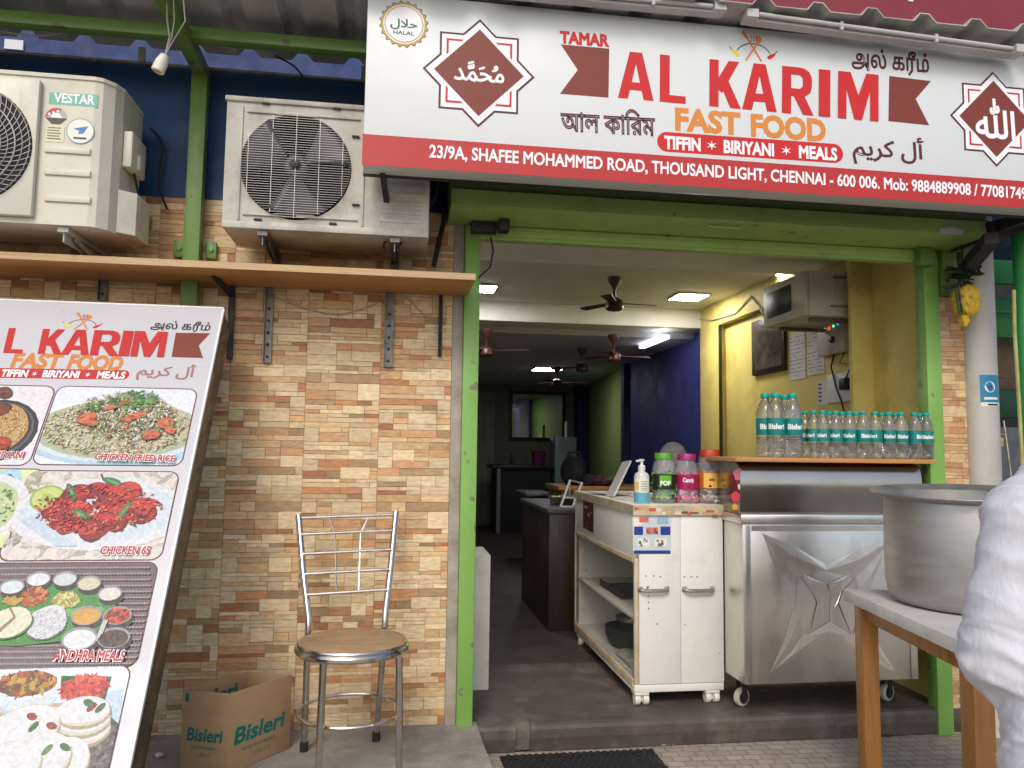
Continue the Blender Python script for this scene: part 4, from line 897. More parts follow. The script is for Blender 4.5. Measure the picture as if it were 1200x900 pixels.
# ------------------------------------------------------------------ carton
def carton():
    f = aZ(266, 908, .127); r_ = aZ(339, 877, .127); l = aZ(210, 902, .127); h = .272
    t = thing('water_carton', 'open brown cardboard water carton on the concrete beside the chair', 'carton', f)
    a = r_-f; c = l-f; th = .006; an = a.normalized(); cn = c.normalized(); up = Vector((0, 0, h))
    b = MB(); b.obox(f, a, cn*th, up, .001); b.obox(f+c-cn*th, a, cn*th, up, .001); b.obox(f+cn*th*1.02, an*th, c-cn*th*2.04, up*.999, .001); b.obox(f+a-an*th+cn*th*1.02, an*th, c-cn*th*2.04, up*.999, .001); b.obox(f+an*th+cn*th, a-an*th*2, c-cn*th*2, Vector((0, 0, .006)))
    b.build('carton_body', m_card, t)
    TE = (.0, .16, .13)
    def face(name, o, ex, nn_, wd, flip=False):
        pl = Plane(o, nn_, ex); q = MB()
        def tx(body, x, y, w_, hh, bold, ital=.0):
            vs, fs, tw, th_ = text_geo(body, bold); k = w_/tw; q.z = .0008
            q.add([pl.to(x+xx*k+yy*hh*ital, y+yy*hh/.66, q.z+zz*.001) for xx, yy, zz in vs], fs, 0, TE)
        return pl, q, tx
    n1 = Vector((a.y, -a.x, 0)).normalized(); 
    if n1.dot(Vector(CAM)-f) < 0: n1 = -n1
    pl, q, tx = face('print', f, an, n1, a.length)
    L_ = a.length
    tx('Bisleri', L_*.08, h*.34, L_*.80, h*.19, .03, .25); tx('WATER WITH MINERALS', L_*.2, h*.22, L_*.55, h*.045, .0); tx('1 LITRE X 12', L_*.36, h*.12, L_*.3, h*.045, 0)
    q.build('printing', m_print, t, smooth=False)
    n2 = Vector((c.y, -c.x, 0)).normalized()
    if n2.dot(Vector(CAM)-f) < 0: n2 = -n2
    pl, q, tx = face('print', f+c, -cn, n2, c.length); L_ = c.length
    tx('Bisleri', L_*.12, h*.38, L_*.74, h*.15, .03, .2); tx('WATER WITH MINERALS', L_*.22, h*.28, L_*.52, h*.04, 0); tx('1 LITRE X 12', L_*.34, h*.19, L_*.3, h*.04, 0)
    q.z = .0008; q.poly2(pl, [(L_*.06, h*.86), (L_*.13, h*.86), (L_*.13, h*.96), (L_*.06, h*.96)], TE)
    q.build('printing', m_print, t, smooth=False)
    n3 = n1; pl, q, tx = face('print', f+c-cn*th-n1*0, an, n1, a.length); L_ = a.length
    pl = Plane(f+c-cn*(th+.0006), n1, an)
    vs, fs, tw, th_ = text_geo('Bisleri', .03); q = MB(); k = L_*.7/tw; q.add([pl.to(L_*.12+xx*k, h*.72+yy*h*.17/.66, .0004+zz*.001) for xx, yy, zz in vs], fs, 0, TE); q.build('printing', m_print, t, smooth=False)
carton()
p = aZ(186, 887, .128); b = MB(); b.lathe([(.0, .0), (.012, .002), (.014, .008), (.008, .014), (0, .016)], p, 9, fn=lambda a, z: 1+.35*_s(3*a+60*z)); solo(b.build('crumpled_tissue', m_white, sharp=20), 'small crumpled white tissue on the concrete by the menu board', 'tissue')

# ------------------------------------------------------------------ door mat
b = MB(); x0, x1, y0, y1 = .45, 1.10, -.52, -.045
b.box((x0, y0, .002), (x1, y1, .008), .001)
for i in range(22):
    for j in range(16):
        cx = x0+.02+i*(x1-x0-.03)/21.5+(j % 2)*.014; cy = y0+.015+j*(y1-y0-.03)/15
        b.lathe([(.0115, .008), (.010, .014), (.006, .0142), (.005, .0085)], (cx, cy, 0), 6)
solo(b.build('door_mat', m_rubber), 'black studded rubber mat on the paving before the step', 'mat')

p = aZ(1036, 862, .002); b = MB(); b.add([p+Vector(q) for q in ((-.05, 0, 0), (-.02, .02, .012), (.02, .016, .006), (.05, -.006, .014), (.02, -.02, .004), (-.02, -.014, .01))], [(0, 1, 5), (1, 2, 4, 5), (2, 3, 4)]); b.tube([p+Vector((.05, -.006, .014)), p+Vector((.09, -.02, .004))], .0015, 5); solo(b.build('dry_leaf', mat('dry leaf', (.09, .045, .03), .7, var=.3), smooth=False), 'brown dry leaf on the paving at the foot of the step', 'leaf')
p = aZ(781, 872, .002); b = MB(); b.sheet(lambda u, v: p+Vector((-.03+.06*u, -.02+.04*v, .004+.008*_s(7*u)*_s(5*v))), 6, 6); solo(b.build('paper_scrap', m_white), 'small white paper scrap on the paving just past the rubber mat', 'scrap')
# ------------------------------------------------------------------ white pedestal by the left jamb
b = MB(); b.box((.10, .47, FL), (.462, .80, .752), .006); o = b.build('white_pedestal', m_cream); solo(o, 'cream box pedestal just inside the left door jamb', 'pedestal')

# ------------------------------------------------------------------ display cabinet
cx0, cx1, cy0, cy1, cz0, cz1 = 1.088, 1.514, .165, 1.36, .175, 1.018
CB = thing('display_cabinet', 'white display cabinet on castors with glass side and two handled doors', 'cabinet', (cx0, cy0, FL))
b = MB()
b.box((cx0, cy0, cz0), (cx1, cy1, cz0+.035), .003)
b.box((cx0+.012, cy0+.02, cz0+.0355), (cx1-.02, cy1, cz0+.05))
b.box((cx1-.02, cy0+.02, cz0+.036), (cx1, cy1, cz1-.03), .002)
b.box((cx0, cy1-.03, cz0+.036), (cx1-.021, cy1, cz1-.03), .002)
b.box((cx0, cy0+.021, .775), (cx1-.021, cy1-.031, cz1-.03), .003)
b.build('carcass', m_whitep, CB)
b = MB()
b.box((cx0, cy0, cz0+.036), (cx0+.02, cy0+.02, .774), .002); b.box((cx0-.004, cy1-.03, cz0+.036), (cx0+.02, cy1+.002, .774), .002); b.box((cx0-.004, cy0+.02, .752), (cx0+.012, cy1-.031, .776), .002); b.box((cx0-.004, cy0+.02, cz0+.02), (cx0+.012, cy1-.031, cz0+.058), .002)
b.build('glass_frame', mat('stained cream wood', (.52, .42, .29), .5, var=.2, dirt=((.26, .15, .07), .6, 9, .53)), CB)
b = MB(); b.box((cx0+.004, cy0+.021, cz0+.059), (cx0+.008, cy1-.031, .751)); b.build('glass_pane', m_glass, CB)
b = MB(); b.box((cx0+.013, cy0+.021, .485), (cx1-.022, cy1-.031, .50), .002); b.build('inner_shelf', m_cream, CB)
xm = (cx0+cx1)/2+.005
dl = MB().box((cx0+.022, cy0-.004, cz0+.037), (xm, cy0+.018, cz1-.050), .002).build('door', m_whitep, CB)
dr = MB().box((xm+.0015, cy0-.004, cz0+.037), (cx1, cy0+.018, cz1-.050), .002).build('door', m_whitep, CB)
for d, u0, u1, v in ((dl, 747, 784, 690), (dr, 799, 837, 690)):
    a = aY(u0, v, cy0-.004); c = aY(u1, v, cy0-.004); b = MB(); y_ = cy0-.005
    b.box((a.x, y_-.003, a.z-.014), (a.x+.022, y_, a.z+.010), .001); b.box((c.x-.022, y_-.003, a.z-.014), (c.x, y_, a.z+.010), .001)
    b.tube([(a.x+.01, y_, a.z-.002), (a.x+.014, y_-.02, a.z-.003), (a.x+.03, y_-.027, a.z-.005), (c.x-.03, y_-.027, a.z-.005), (c.x-.014, y_-.02, a.z-.003), (c.x-.01, y_, a.z-.002)], .0085, 8)
    b.build('handle', mat('dull nickel', (.42, .39, .35), .4, .8, var=.2, dirt=((.14, .11, .09), .6, 40, .5)), CB, d)
b = MB()
for (u, v) in ((757, 675), (766, 675), (774, 676), (802, 676), (810, 676), (817, 676), (760, 699), (760, 706), (760, 713)): p = aY(u, v, cy0-.004); b.lathe([(.0035, 0), (.0025, .0012), (0, .0012)], (p.x, cy0-.0042, p.z), 7, 0, (0, -1, 0))
b.build('screw_hole', m_iron, CB)
b = MB(); b.box((cx0-.008, cy0-.014, cz1-.046), (cx1+.006, cy1+.005, cz1), .005); b.build('top', m_cream, CB)
b = MB(); b.box((cx0-.010, cy0-.0165, cz1-.048), (cx1+.008, cy0-.0145, cz1-.002)); b.box((cx0-.0105, cy0-.0145, cz1-.040), (cx0-.0085, cy1, cz1-.002)); b.build('edge_tape', m_tape, CB)
tp = Plane((0, cy0-.017, 0), (0, -1, 0)); b = MB(); rg = random.Random(4)
for i in range(17):
    u = 748+i*6.0; v = 597+(u-742)*.045+rg.uniform(-2.5, 3.5); c_ = rg.choice([lin(190, 96, 76), lin(206, 186, 110), lin(214, 206, 186), lin(120, 80, 66), lin(200, 156, 110), lin(190, 170, 130)]); wd = rg.uniform(2, 6); hh = rg.uniform(1, 2.4)
    b.polypx(tp, [(u-wd, v-hh), (u+wd, v-hh+rg.uniform(-1, 1)), (u+wd, v+hh), (u-wd, v+hh)], c_, .00005)
b.build('tape_print', m_print, CB, smooth=False)
# poster on the door
pp = Plane((0, cy0-.0045, 0), (0, -1, 0)); b = MB()
b.polypx(pp, [(741, 606), (787, 602), (786, 649.5), (742, 649.5)], lin(196, 206, 206)); b.polypx(pp, [(742, 604), (758, 602), (752, 614), (743, 620)], lin(236, 220, 210), .0002)
for (u0, u1, v0, v1, c_) in ((743, 753.5, 617, 627, lin(40, 60, 140)), (774, 785.5, 617, 627, lin(40, 60, 140)), (742.5, 785.5, 645, 649, lin(40, 60, 130)), (757, 771, 618, 626, lin(206, 120, 110)), (747, 761, 631, 640, lin(226, 226, 214)), (767, 781, 631, 640, lin(226, 226, 214)), (749, 760, 606, 612, lin(206, 110, 90)), (770, 783, 605, 614, lin(150, 176, 196))): b.polypx(pp, [(u0, v0), (u1, v0), (u1, v1), (u0, v1)], c_, .0002)
for i in range(26):
    u = rg.choice([rg.uniform(748, 759), rg.uniform(768, 780), rg.uniform(758, 770)]); v = rg.uniform(632, 639) if u < 758 or u > 770 else rg.uniform(619, 625); c_ = rg.choice([lin(200, 60, 50), lin(60, 110, 150), lin(60, 130, 80), lin(150, 60, 80), lin(230, 180, 170)])
    b.polypx(pp, [(u-1.2, v-1.5), (u+1, v-1.2), (u+1.3, v+1), (u-1, v+1.6)], c_, .00003)
b.build('poster', m_print, CB, smooth=False)
sp2 = Plane((cx0-.001, 0, 0), (-1, 0, 0), (0, -1, 0)); b = MB(); b.polypx(sp2, [(683.5, 586), (695.5, 588), (695.5, 625), (683.5, 618)], lin(70, 26, 28), .001)
for i in range(14): u = rg.uniform(685, 694); v = rg.uniform(590, 618); b.polypx(sp2, [(u-1, v-1), (u+1, v-1), (u+1, v+1), (u-1, v+1)], rg.choice([lin(150, 90, 80), lin(110, 40, 40), lin(180, 150, 140)]), .00004)
b.build('side_poster', m_print, CB, smooth=False)
for (x, y) in ((cx0+.03, cy0+.03), (cx1-.06, cy0+.03), (cx0+.03, cy1-.08)):
    b = MB(); b.box((x-.028, y-.03, cz0-.012), (x+.04, y+.03, cz0-.0005), .002); b.box((x-.02, y-.012, cz0-.045), (x+.034, y+.012, cz0-.012), .004)
    b.lathe([(.0, -.012), (.024, -.012), (.026, -.006), (.026, .006), (.024, .012), (0, .012)], (x-.012, y-.006, FL+.0265), 14, 0, (1, 0, 0)); b.lathe([(.0, -.012), (.024, -.012), (.026, -.006), (.026, .006), (.024, .012), (0, .012)], (x+.028, y-.006, FL+.0265), 14, 0, (1, 0, 0)); b.build('castor', m_cream, CB)
# contents seen through the glass
b = MB(); b.box((1.16, .62, .501), (1.42, 1.05, .513), .004); b.box((1.16, .62, .513), (1.17, 1.05, .535)); b.box((1.41, .62, .513), (1.42, 1.05, .535)); solo(b.build('dark_tray', m_iron), 'black tray on the upper glass shelf of the white cabinet', 'tray')
b = MB(); b.lathe([(.0, .0), (.06, .0), (.10, .012), (.105, .018), (.098, .016), (.055, .006), (0, .006)], (1.27, .36, .501), 28); solo(b.build('orange_plate', mat('orange glaze', (.42, .16, .04), .35)), 'orange plate on the upper shelf behind the cabinet glass', 'plate')
b = MB(); b.lathe([(.0, .0), (.05, .0), (.065, .05), (.062, .051), (.045, .006), (0, .006)], (1.33, .48, .501), 24); solo(b.build('glass_bowl', m_glass), 'small clear bowl beside the orange plate in the cabinet', 'bowl')
b = MB(); b.lathe([(.0, .0), (.12, .0), (.15, .06), (.152, .10), (.145, .10), (.14, .06), (.11, .01), (0, .01)], (1.28, .80, .227), 28); solo(b.build('black_pan', m_iron), 'black round pan on the bottom of the white cabinet', 'pan')
b = MB(); b.lathe([(.0, .0), (.05, .0), (.085, .04), (.088, .06), (.08, .058), (.04, .01), (0, .01)], (1.26, .76, .33), 24); solo(b.build('steel_bowl', m_steel), 'shiny bowl stacked in the black pan inside the cabinet', 'bowl')
b = MB(); b.sheet(lambda u, v: (1.13+.3*u, .24+.4*v, .236+.02*_s(9*u)*_s(7*v)+.02*u*v), 12, 12); solo(b.build('folded_cloth', mat('pale cloth', (.42, .40, .33), .9, var=.3, scale=20)), 'crumpled pale cloth on the cabinet floor behind the glass', 'cloth')

# ------------------------------------------------------------------ things on the cabinet
ct = cz1
def textring(b, body, o, r, zc, ang, w_, h, m=1, bold=.03, col=None):
    vs, fs, tw, th = text_geo(body, bold); k = w_/tw
    b.add([(o[0]+(r+z*.0008)*_c(ang+((x*k-w_/2)/r)), o[1]+(r+z*.0008)*_s(ang+((x*k-w_/2)/r)), zc-h/2+y*h/.66) for x, y, z in vs], fs, m, col)
def jar(u, v, vt, r, lidc, labc, candy, label, words, name='candy_jar'):
    o = aY(u, v, .27); o.z = ct+.001; top = aY(u, vt, .27).z; h = top-ct
    t = thing(name, label, 'jar', o, 'candy jars on the white cabinet')
    b = MB(); pr = [(0, 0), (r*.88, 0), (r*.97, .006), (r, .02), (r, h*.62), (r*.96, h*.72), (r*.86, h*.80), (r*.70, h*.86), (r*.68, h*.90)]
    b.lathe(pr+[(x-.002, z) for x, z in pr[::-1][:-1]]+[(0, .002)], o, 36, closed=True); b.build('jar_body', m_jar, t)
    b = MB(); b.lathe([(r*.74, h*.87), (r*.77, h*.875), (r*.77, h*.985), (r*.73, h), (0, h)], o, 36, fn=lambda a, z: 1+.012*_s(30*a)); b.build('lid', mat(name+' lid', lidc, .35, var=.05), t)
    b = MB(); rg = random.Random(int(u))
    for k in range(260):
        a = rg.uniform(0, 6.283); rr = r*.86*math.sqrt(rg.random()); rr = max(rr, r*.55); z = rg.uniform(.012, h*.60); c = Vector((o.x+rr*_c(a), o.y+rr*_s(a), o.z+z)); s_ = .0105
        q = Matrix.Rotation(rg.uniform(0, 6), 3, 'X') @ Matrix.Rotation(rg.uniform(0, 6), 3, 'Z'); tb = MB().box((-s_*1.3, -s_*.7, -s_*.5), (s_*1.3, s_*.7, s_*.5), .003)
        b.add([c+q @ Vector(p) for p in tb.v], tb.f, 0, rg.choice(candy))
    b.build('sweets', m_print, t)
    a0 = math.atan2(CAM[1]-o.y, CAM[0]-o.x)+.15
    b = MB(); 
    b.sheet(lambda i, j: (o.x+(r+.0012)*_c(a0-1.35+2.7*i), o.y+(r+.0012)*_s(a0-1.35+2.7*i), o.z+h*(.28+.30*j)), 20, 1, 0, labc)
    for (wd, ww, hh, zc, cc) in words:
        if wd: textring(b, wd, o, r+.0016, o.z+h*zc, a0, ww, hh, 0, .04, cc)
        else: b.sheet(lambda i, j: (o.x+(r+.0016)*_c(a0+ww*(i-.5)), o.y+(r+.0016)*_s(a0+ww*(i-.5)), o.z+h*zc+hh*(j-.5)), 6, 1, 0, cc)
    b.build('label_band', m_print, t)
LG = lin(96, 170, 46)
jar(778, 586, 531, .056, (.10, .33, .03), lin(26, 40, 22), [lin(30, 60, 26), lin(70, 140, 40), lin(20, 30, 16), lin(110, 170, 70)], 'clear jar with lime green lid and green label, beside the sanitizer', [('', 1.0, .045, .46, LG), ('POP', .05, .02, .40, WHT)])
jar(805, 586, 532, .055, (.36, .025, .14), lin(160, 24, 84), [lin(190, 20, 90), lin(206, 60, 130), lin(120, 8, 50), lin(220, 150, 180)], 'clear jar with pink lid and pink label, middle of the three', [('Candy', .055, .018, .47, WHT)])
jar(832, 587, 527, .060, (.45, .05, .015), lin(190, 100, 40), [lin(120, 60, 44), lin(150, 110, 96), lin(80, 36, 30), lin(206, 190, 176)], 'clear jar with orange red lid and yellow label, nearest the steel cart', [('', 1.25, .070, .43, lin(236, 190, 90)), ('', .45, .012, .44, lin(190, 40, 40))])
o = aY(851, 588, .30); o.z = ct+.001
t = thing('brown_jar', 'small dark jar with pale label squeezed beside the steel cart', 'jar', Vector((1.508, .34, ct+.001))); o = Vector((1.49, .36, ct+.001))
b = MB(); b.lathe([(0, 0), (.03, 0), (.032, .01), (.032, .15), (.028, .16)], o, 20); b.build('jar_body', mat('brown tinted plastic', (.10, .05, .04), .3, var=.2), t)
b = MB(); b.lathe([(.030, .16), (.032, .162), (.032, .185), (0, .187)], o, 20); b.build('lid', m_brown, t)
b = MB(); b.sheet(lambda i, j: (o.x+.0326*_c(-2.6+1.8*i), o.y+.0326*_s(-2.6+1.8*i), o.z+.05+.08*j), 8, 1); b.build('label_band', m_paper, t)
# sanitizer
o = aY(752, 586, .24); o.z = ct+.001; t = thing('sanitizer_bottle', 'clear pump bottle of blue hand sanitizer on the cabinet corner', 'pump bottle', o)
b = MB(); b.lathe([(0, 0), (.033, 0), (.036, .006), (.036, .125), (.030, .14), (.016, .148), (.014, .155)], o, 28); b.build('bottle_body', mat('milky plastic', (.62, .63, .60), .3, var=.05), t)
b = MB(); b.lathe([(.0365, .003), (.0368, .006), (.0368, .048), (.0365, .05)], o, 28, closed=True); b.build('gel_window', mat('blue gel', (.12, .36, .46), .2, var=.06), t)
b = MB(); b.lathe([(.016, .152), (.017, .156), (.017, .176), (.008, .18), (.006, .196), (.012, .198), (.014, .206), (.0, .208)], o, 18); b.bar(o+Vector((0, 0, .202)), o+Vector((-.03, -.02, .198)), .012, .009); b.build('pump', m_white, t)
a0 = math.atan2(CAM[1]-o.y, CAM[0]-o.x); b = MB(); b.sheet(lambda i, j: (o.x+.0372*_c(a0-1.0+2.0*i), o.y+.0372*_s(a0-1.0+2.0*i), o.z+.055+.06*j), 10, 1, 0, lin(226, 226, 206))
rg = random.Random(3)
for k in range(6): b.sheet(lambda i, j: (o.x+.0376*_c(a0-.1+.9*i), o.y+.0376*_s(a0-.1+.9*i), o.z+.062+.008*k+.003*j), 6, 1, 0, lin(120, 130, 140))
b.sheet(lambda i, j: (o.x+.0376*_c(a0-.85+.5*i), o.y+.0376*_s(a0-.85+.5*i), o.z+.065+.035*j), 6, 1, 0, lin(226, 180, 90)); b.build('label_band', m_print, t)
# grey speckled dome
o = aY(789, 588, .56); o.z = ct+.03; b = MB(); b.lathe([(.075, -.029), (.075, 0), (.078, .01), (.078, .14), (.076, .18), (.068, .215), (.050, .245), (.026, .262), (0, .268)], o, 28); solo(b.build('domed_cover', mat('speckled grey knit', (.20, .19, .19), .85, var=.6, scale=90, bump=.5, bscale=140)), 'grey speckled dome shaped cover standing behind the candy jars', 'cover')
# tilted white panel and papers
a = aY(715, 577, .75); a.z = ct+.002; b_ = aY(736, 541, .75); b = MB(); b.bar(a+Vector((0, 0, .0)), Vector((b_.x, a.y+.02, b_.z)), .010, .13, 0, (0, 1, 0)); solo(b.build('tilted_panel', m_white), 'thin white flat panel tilted upright on the cabinet top', 'panel')
b = MB()
for k, (x, y, r0) in enumerate(((1.2, .55, .1), (1.33, .75, -.2), (1.18, .95, .3))):
    q = Matrix.Rotation(r0, 3, 'Z'); b.box((x-.08, y-.12, ct+.001+.004*k), (x+.08, y+.12, ct+.004+.004*k), 0, 0, q)
solo(b.build('paper_sheets', m_paper), 'loose paper sheets lying on the white cabinet top', 'paper')

# ------------------------------------------------------------------ stainless cart
sx0, sx1, sy0, sy1 = 1.518, 2.347, -.04, .52
CT = thing('steel_cart', 'stainless steel cart on castors with an embossed star on its front', 'cart', (sx0, sy0, FL))
z0_, zs0, zs1, zt_ = .258, .948, .992, 1.222
b = MB(); b.box((sx0, sy0, z0_), (sx1, sy1, zs0), .004); b.build('cart_body', m_cart, CT)
b = MB(); b.box((sx0-.012, sy0-.012, zs0+.001), (sx1+.012, sy1, zs1), .008); b.build('counter_lip', m_cart, CT)
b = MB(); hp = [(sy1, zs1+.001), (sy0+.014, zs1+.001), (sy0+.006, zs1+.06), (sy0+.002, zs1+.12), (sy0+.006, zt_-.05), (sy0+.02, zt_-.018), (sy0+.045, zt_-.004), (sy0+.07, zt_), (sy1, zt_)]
b.prism([(sx0-.006, y, z) for y, z in hp], (sx1+.05-sx0+.006, 0, 0)); b.build('upper_casing', mat('polished steel', (.38, .345, .30), .2, 1, var=.1, scale=2, bump=.02, bscale=3, rvar=.03, dirt=((.28, .23, .18), .5, 3, .5)), CT)  # steel colour darkened and browned to imitate reflections of dark surroundings
b = MB()
for x in (sx0+.002, sx1-.036): b.box((x, sy0-.003, z0_+.002), (x+.034, sy0-.0005, zs0-.004), .001)
b.box((sx0+.04, sy0-.002, zs0-.03), (sx1-.04, sy0-.0005, zs0-.006)); b.build('edge_strip', m_cart, CT)
sq = Plane((0, sy0, 0), (0, -1, 0))
def star():
    """pressed four-pointed star: every facet is a triangle of the sheet pushed out by a few centimetres"""
    b = MB()
    def Q(p): x, z = sq.d2(p[:2]); return (x, sy0-.0008-p[2]*.22, z)
    def fan_(ring, apex):
        n = len(ring)
        for i in range(n): b.quad(Q(ring[i]), Q(ring[(i+1) % n]), Q(apex))
    def strip_(p, q):
        for i in range(len(p)-1): b.quad(Q(p[i]), Q(q[i]), Q(q[i+1]), Q(p[i+1]))
    # four long arms: outer edge, raised ridge, inner edge
    for arm in (
        [[(893, 625, .0), (930, 640, .002), (967, 661, .004)], [(893, 626, .001), (926, 650, .016), (968, 668, .026)], [(894, 627, .0), (918, 662, .002), (934, 676, .006)]],
        [[(894, 627, .0), (918, 662, .002), (934, 676, .006)], [(899, 640, .001), (916, 672, .012), (932, 690, .016)], [(902, 650, .0), (915, 684, .001), (927, 706, .004)]],
        [[(1044, 632, .0), (1004, 645, .002), (967, 661, .004)], [(1043, 634, .001), (1006, 656, .016), (968, 668, .026)], [(1042, 636, .0), (1016, 664, .002), (1002, 678, .006)]],
        [[(1042, 636, .0), (1016, 664, .002), (1002, 678, .006)], [(1034, 650, .001), (1019, 676, .012), (1004, 692, .016)], [(1032, 660, .0), (1020, 688, .001), (1011, 708, .004)]],
        [[(902, 788, .0), (918, 752, .002), (929, 712, .004)], [(903, 787, .001), (922, 757, .012), (936, 724, .014)], [(906, 786, .0), (928, 763, .002), (942, 742, .004)]],
        [[(902, 789, .0), (930, 772, .002), (972, 744, .004)], [(903, 787, .001), (928, 768, .009), (958, 746, .012)], [(906, 786, .0), (928, 763, .002), (942, 742, .004)]],
        [[(1048, 785, .0), (1028, 752, .002), (1013, 712, .004)], [(1046, 785, .001), (1024, 757, .012), (1006, 724, .014)], [(1044, 785, .0), (1018, 763, .002), (1000, 742, .004)]],
        [[(1047, 787, .0), (1012, 772, .002), (972, 744, .004)], [(1046, 785, .001), (1016, 768, .009), (986, 746, .012)], [(1044, 785, .0), (1018, 763, .002), (1000, 742, .004)]]):
        strip_(arm[0], arm[1]); strip_(arm[1], arm[2])
    # two lobes beside a deep spine, each a fan of facets
    fan_([(935, 670, .006), (966, 684, .022), (964, 694, .008), (950, 690, .012)], (952, 680, .020))
    fan_([(1001, 670, .006), (970, 684, .022), (972, 694, .008), (986, 690, .012)], (985, 680, .020))
    fan_([(935, 674, .004), (949, 692, .014), (955, 706, .026), (946, 730, .012), (938, 746, .003), (931, 720, .003)], (943, 708, .010))
    fan_([(1002, 676, .004), (988, 692, .014), (982, 706, .026), (992, 730, .012), (998, 744, .003), (1008, 712, .003)], (994, 708, .010))
    fan_([(951, 692, .010), (964, 698, .006), (966, 728, .004), (950, 738, .012), (957, 706, .026)], (960, 712, .014))
    fan_([(986, 692, .010), (973, 698, .006), (972, 728, .004), (988, 736, .012), (981, 706, .026)], (977, 712, .014))
    fan_([(940, 748, .002), (966, 732, .008), (972, 728, .006), (1000, 746, .002), (984, 752, .004), (972, 744, .018), (958, 754, .004)], (970, 740, .022))
    b.build('star_emboss', m_cart, CT, smooth=False)
star()
for (x, y) in ((sx0+.06, .12), (sx1-.05, .12)):
    b = MB(); c = Vector((x, y, FL+.042)); ax = Vector((.38, -.92, 0)).normalized()
    b.lathe([(.0, -.014), (.034, -.014), (.040, -.010), (.042, 0), (.040, .010), (.034, .014), (0, .014)], c, 24, 0, ax); cs = b.build('castor', mat('cream castor wheel', (.50, .47, .40), .5, var=.2), CT)
    b = MB(); b.box((x-.03, y-.03, z0_-.014), (x+.03, y+.03, z0_-.0005)); b.bar(c+ax*.018+Vector((0, 0, -.01)), c+ax*.018+Vector((0, 0, .10)), .03, .003, 0, ax); b.bar(c-ax*.018+Vector((0, 0, -.01)), c-ax*.018+Vector((0, 0, .10)), .03, .003, 0, ax); b.lathe([(.028, -.0145), (.028, .0145)], c, 16, 0, ax); b.build('castor_fork', m_iron, CT, cs)
b = MB(); b.box((1.462, -.10, 1.2235), (2.425, .32, 1.2435), .002); BD = solo(b.build('serving_board', m_wood), 'thin wooden board across the top of the steel cart', 'board')
# small flat coloured flower shapes at the left edge of the cart
fp = Plane((0, sy0+.010, 0), (0, -1, 0)); b = MB()
for (u, v, rr, c_) in ((866, 556, .026, lin(206, 110, 120)), (862, 582, .022, lin(196, 60, 70)), (868, 570, .015, lin(226, 190, 190)), (861, 594, .014, lin(206, 150, 60))):
    C = Vector(fp.d2((u, v))); b.poly2(fp, [tuple(C+Vector((_c(2*math.pi*k/14), _s(2*math.pi*k/14)))*rr*(1+.15*_s(5*2*math.pi*k/14))) for k in range(14)], c_, .0003)
b.build('flower_shapes', m_print, CT, smooth=False)

# ------------------------------------------------------------------ water bottles
def make_bottle(r, h, label, word, rings):
    t = thing('water_bottle', label, 'bottle', (0, 0, 0), 'water bottles on the serving board')
    pr = [(0, .002), (r*.75, 0), (r*.95, .006), (r, .014)]
    zl0, zl1 = h*.34, h*.61
    n = rings
    for k in range(n*2+1): z = .018+(zl0-.024)*k/(n*2); pr.append((r*(1.0 if k % 2 == 0 else .90), z))
    pr += [(r*.965, zl0), (r*.965, zl1), (r, zl1+.004), (r*.95, h*.66), (r*.99, h*.69), (r*.88, h*.76), (r*.68, h*.83), (r*.45, h*.885), (r*.38, h*.91), (r*.38, h*.955), (0, h*.955)]
    b = MB(); b.lathe(pr, (0, 0, 0), 20); b.build('bottle_body', m_bottle, t, sharp=60)
    b = MB(); b.lathe([(r*.46, h*.925), (r*.48, h*.93), (r*.48, h*.99), (r*.44, h), (0, h)], (0, 0, 0), 20, fn=lambda a, z: 1+.02*_s(20*a)); b.build('cap', m_tealcap, t)
    b = MB(); b.lathe([(r*.985, zl0+.001), (r*.99, zl0+.002), (r*.99, zl1-.002), (r*.985, zl1-.001)], (0, 0, 0), 28, closed=True); lb = b.build('label_band', m_teal, t)
    b = MB()
    for k in range(1): textring(b, word, (0, 0, 0), r*.997, (zl0+zl1)/2, -math.pi/2-.15, r*1.75, h*.075, 0, .04, WHT)
    b.build('lettering', m_print, t, lb, smooth=False)
    return t
ORD = ['first', 'second', 'third', 'fourth', 'fifth', 'sixth', 'seventh', 'eighth', 'ninth', 'tenth']
zbd = 1.2445
big = make_bottle(.042, .288, 'tall one litre water bottle, left front of the four tall ones', 'Bisleri', 7)
u_ = [(903, -.055), (929.5, -.06), (909.5, .035), (921, .03)]
big_l = ['tall water bottle at the left front of the four tall ones', 'tall water bottle at the right front of the four tall ones', 'tall water bottle at the left back of the four tall ones', 'tall water bottle at the right back of the four tall ones']
spots = []
for k, (u, v, y) in enumerate(((897.5, 530, .0), (909.5, 530, -.045), (920.5, 530, .055), (929.5, 530, -.045))):
    lab = ('leftmost tall water bottle of the four', 'second tall water bottle from the left, in front', 'third tall water bottle from the left, half hidden behind', 'rightmost tall water bottle of the four, in front')[k]
    p = aY(u, v, y); o = big if k == 0 else dup(big, (p.x, y, zbd), random.uniform(-.5, .3)); o.location = (p.x, y, zbd); o['label'] = lab; o['group'] = 'tall water bottles on the serving board'
small = make_bottle(.031, .214, 'small water bottle', 'Bisleri', 6)
first = True
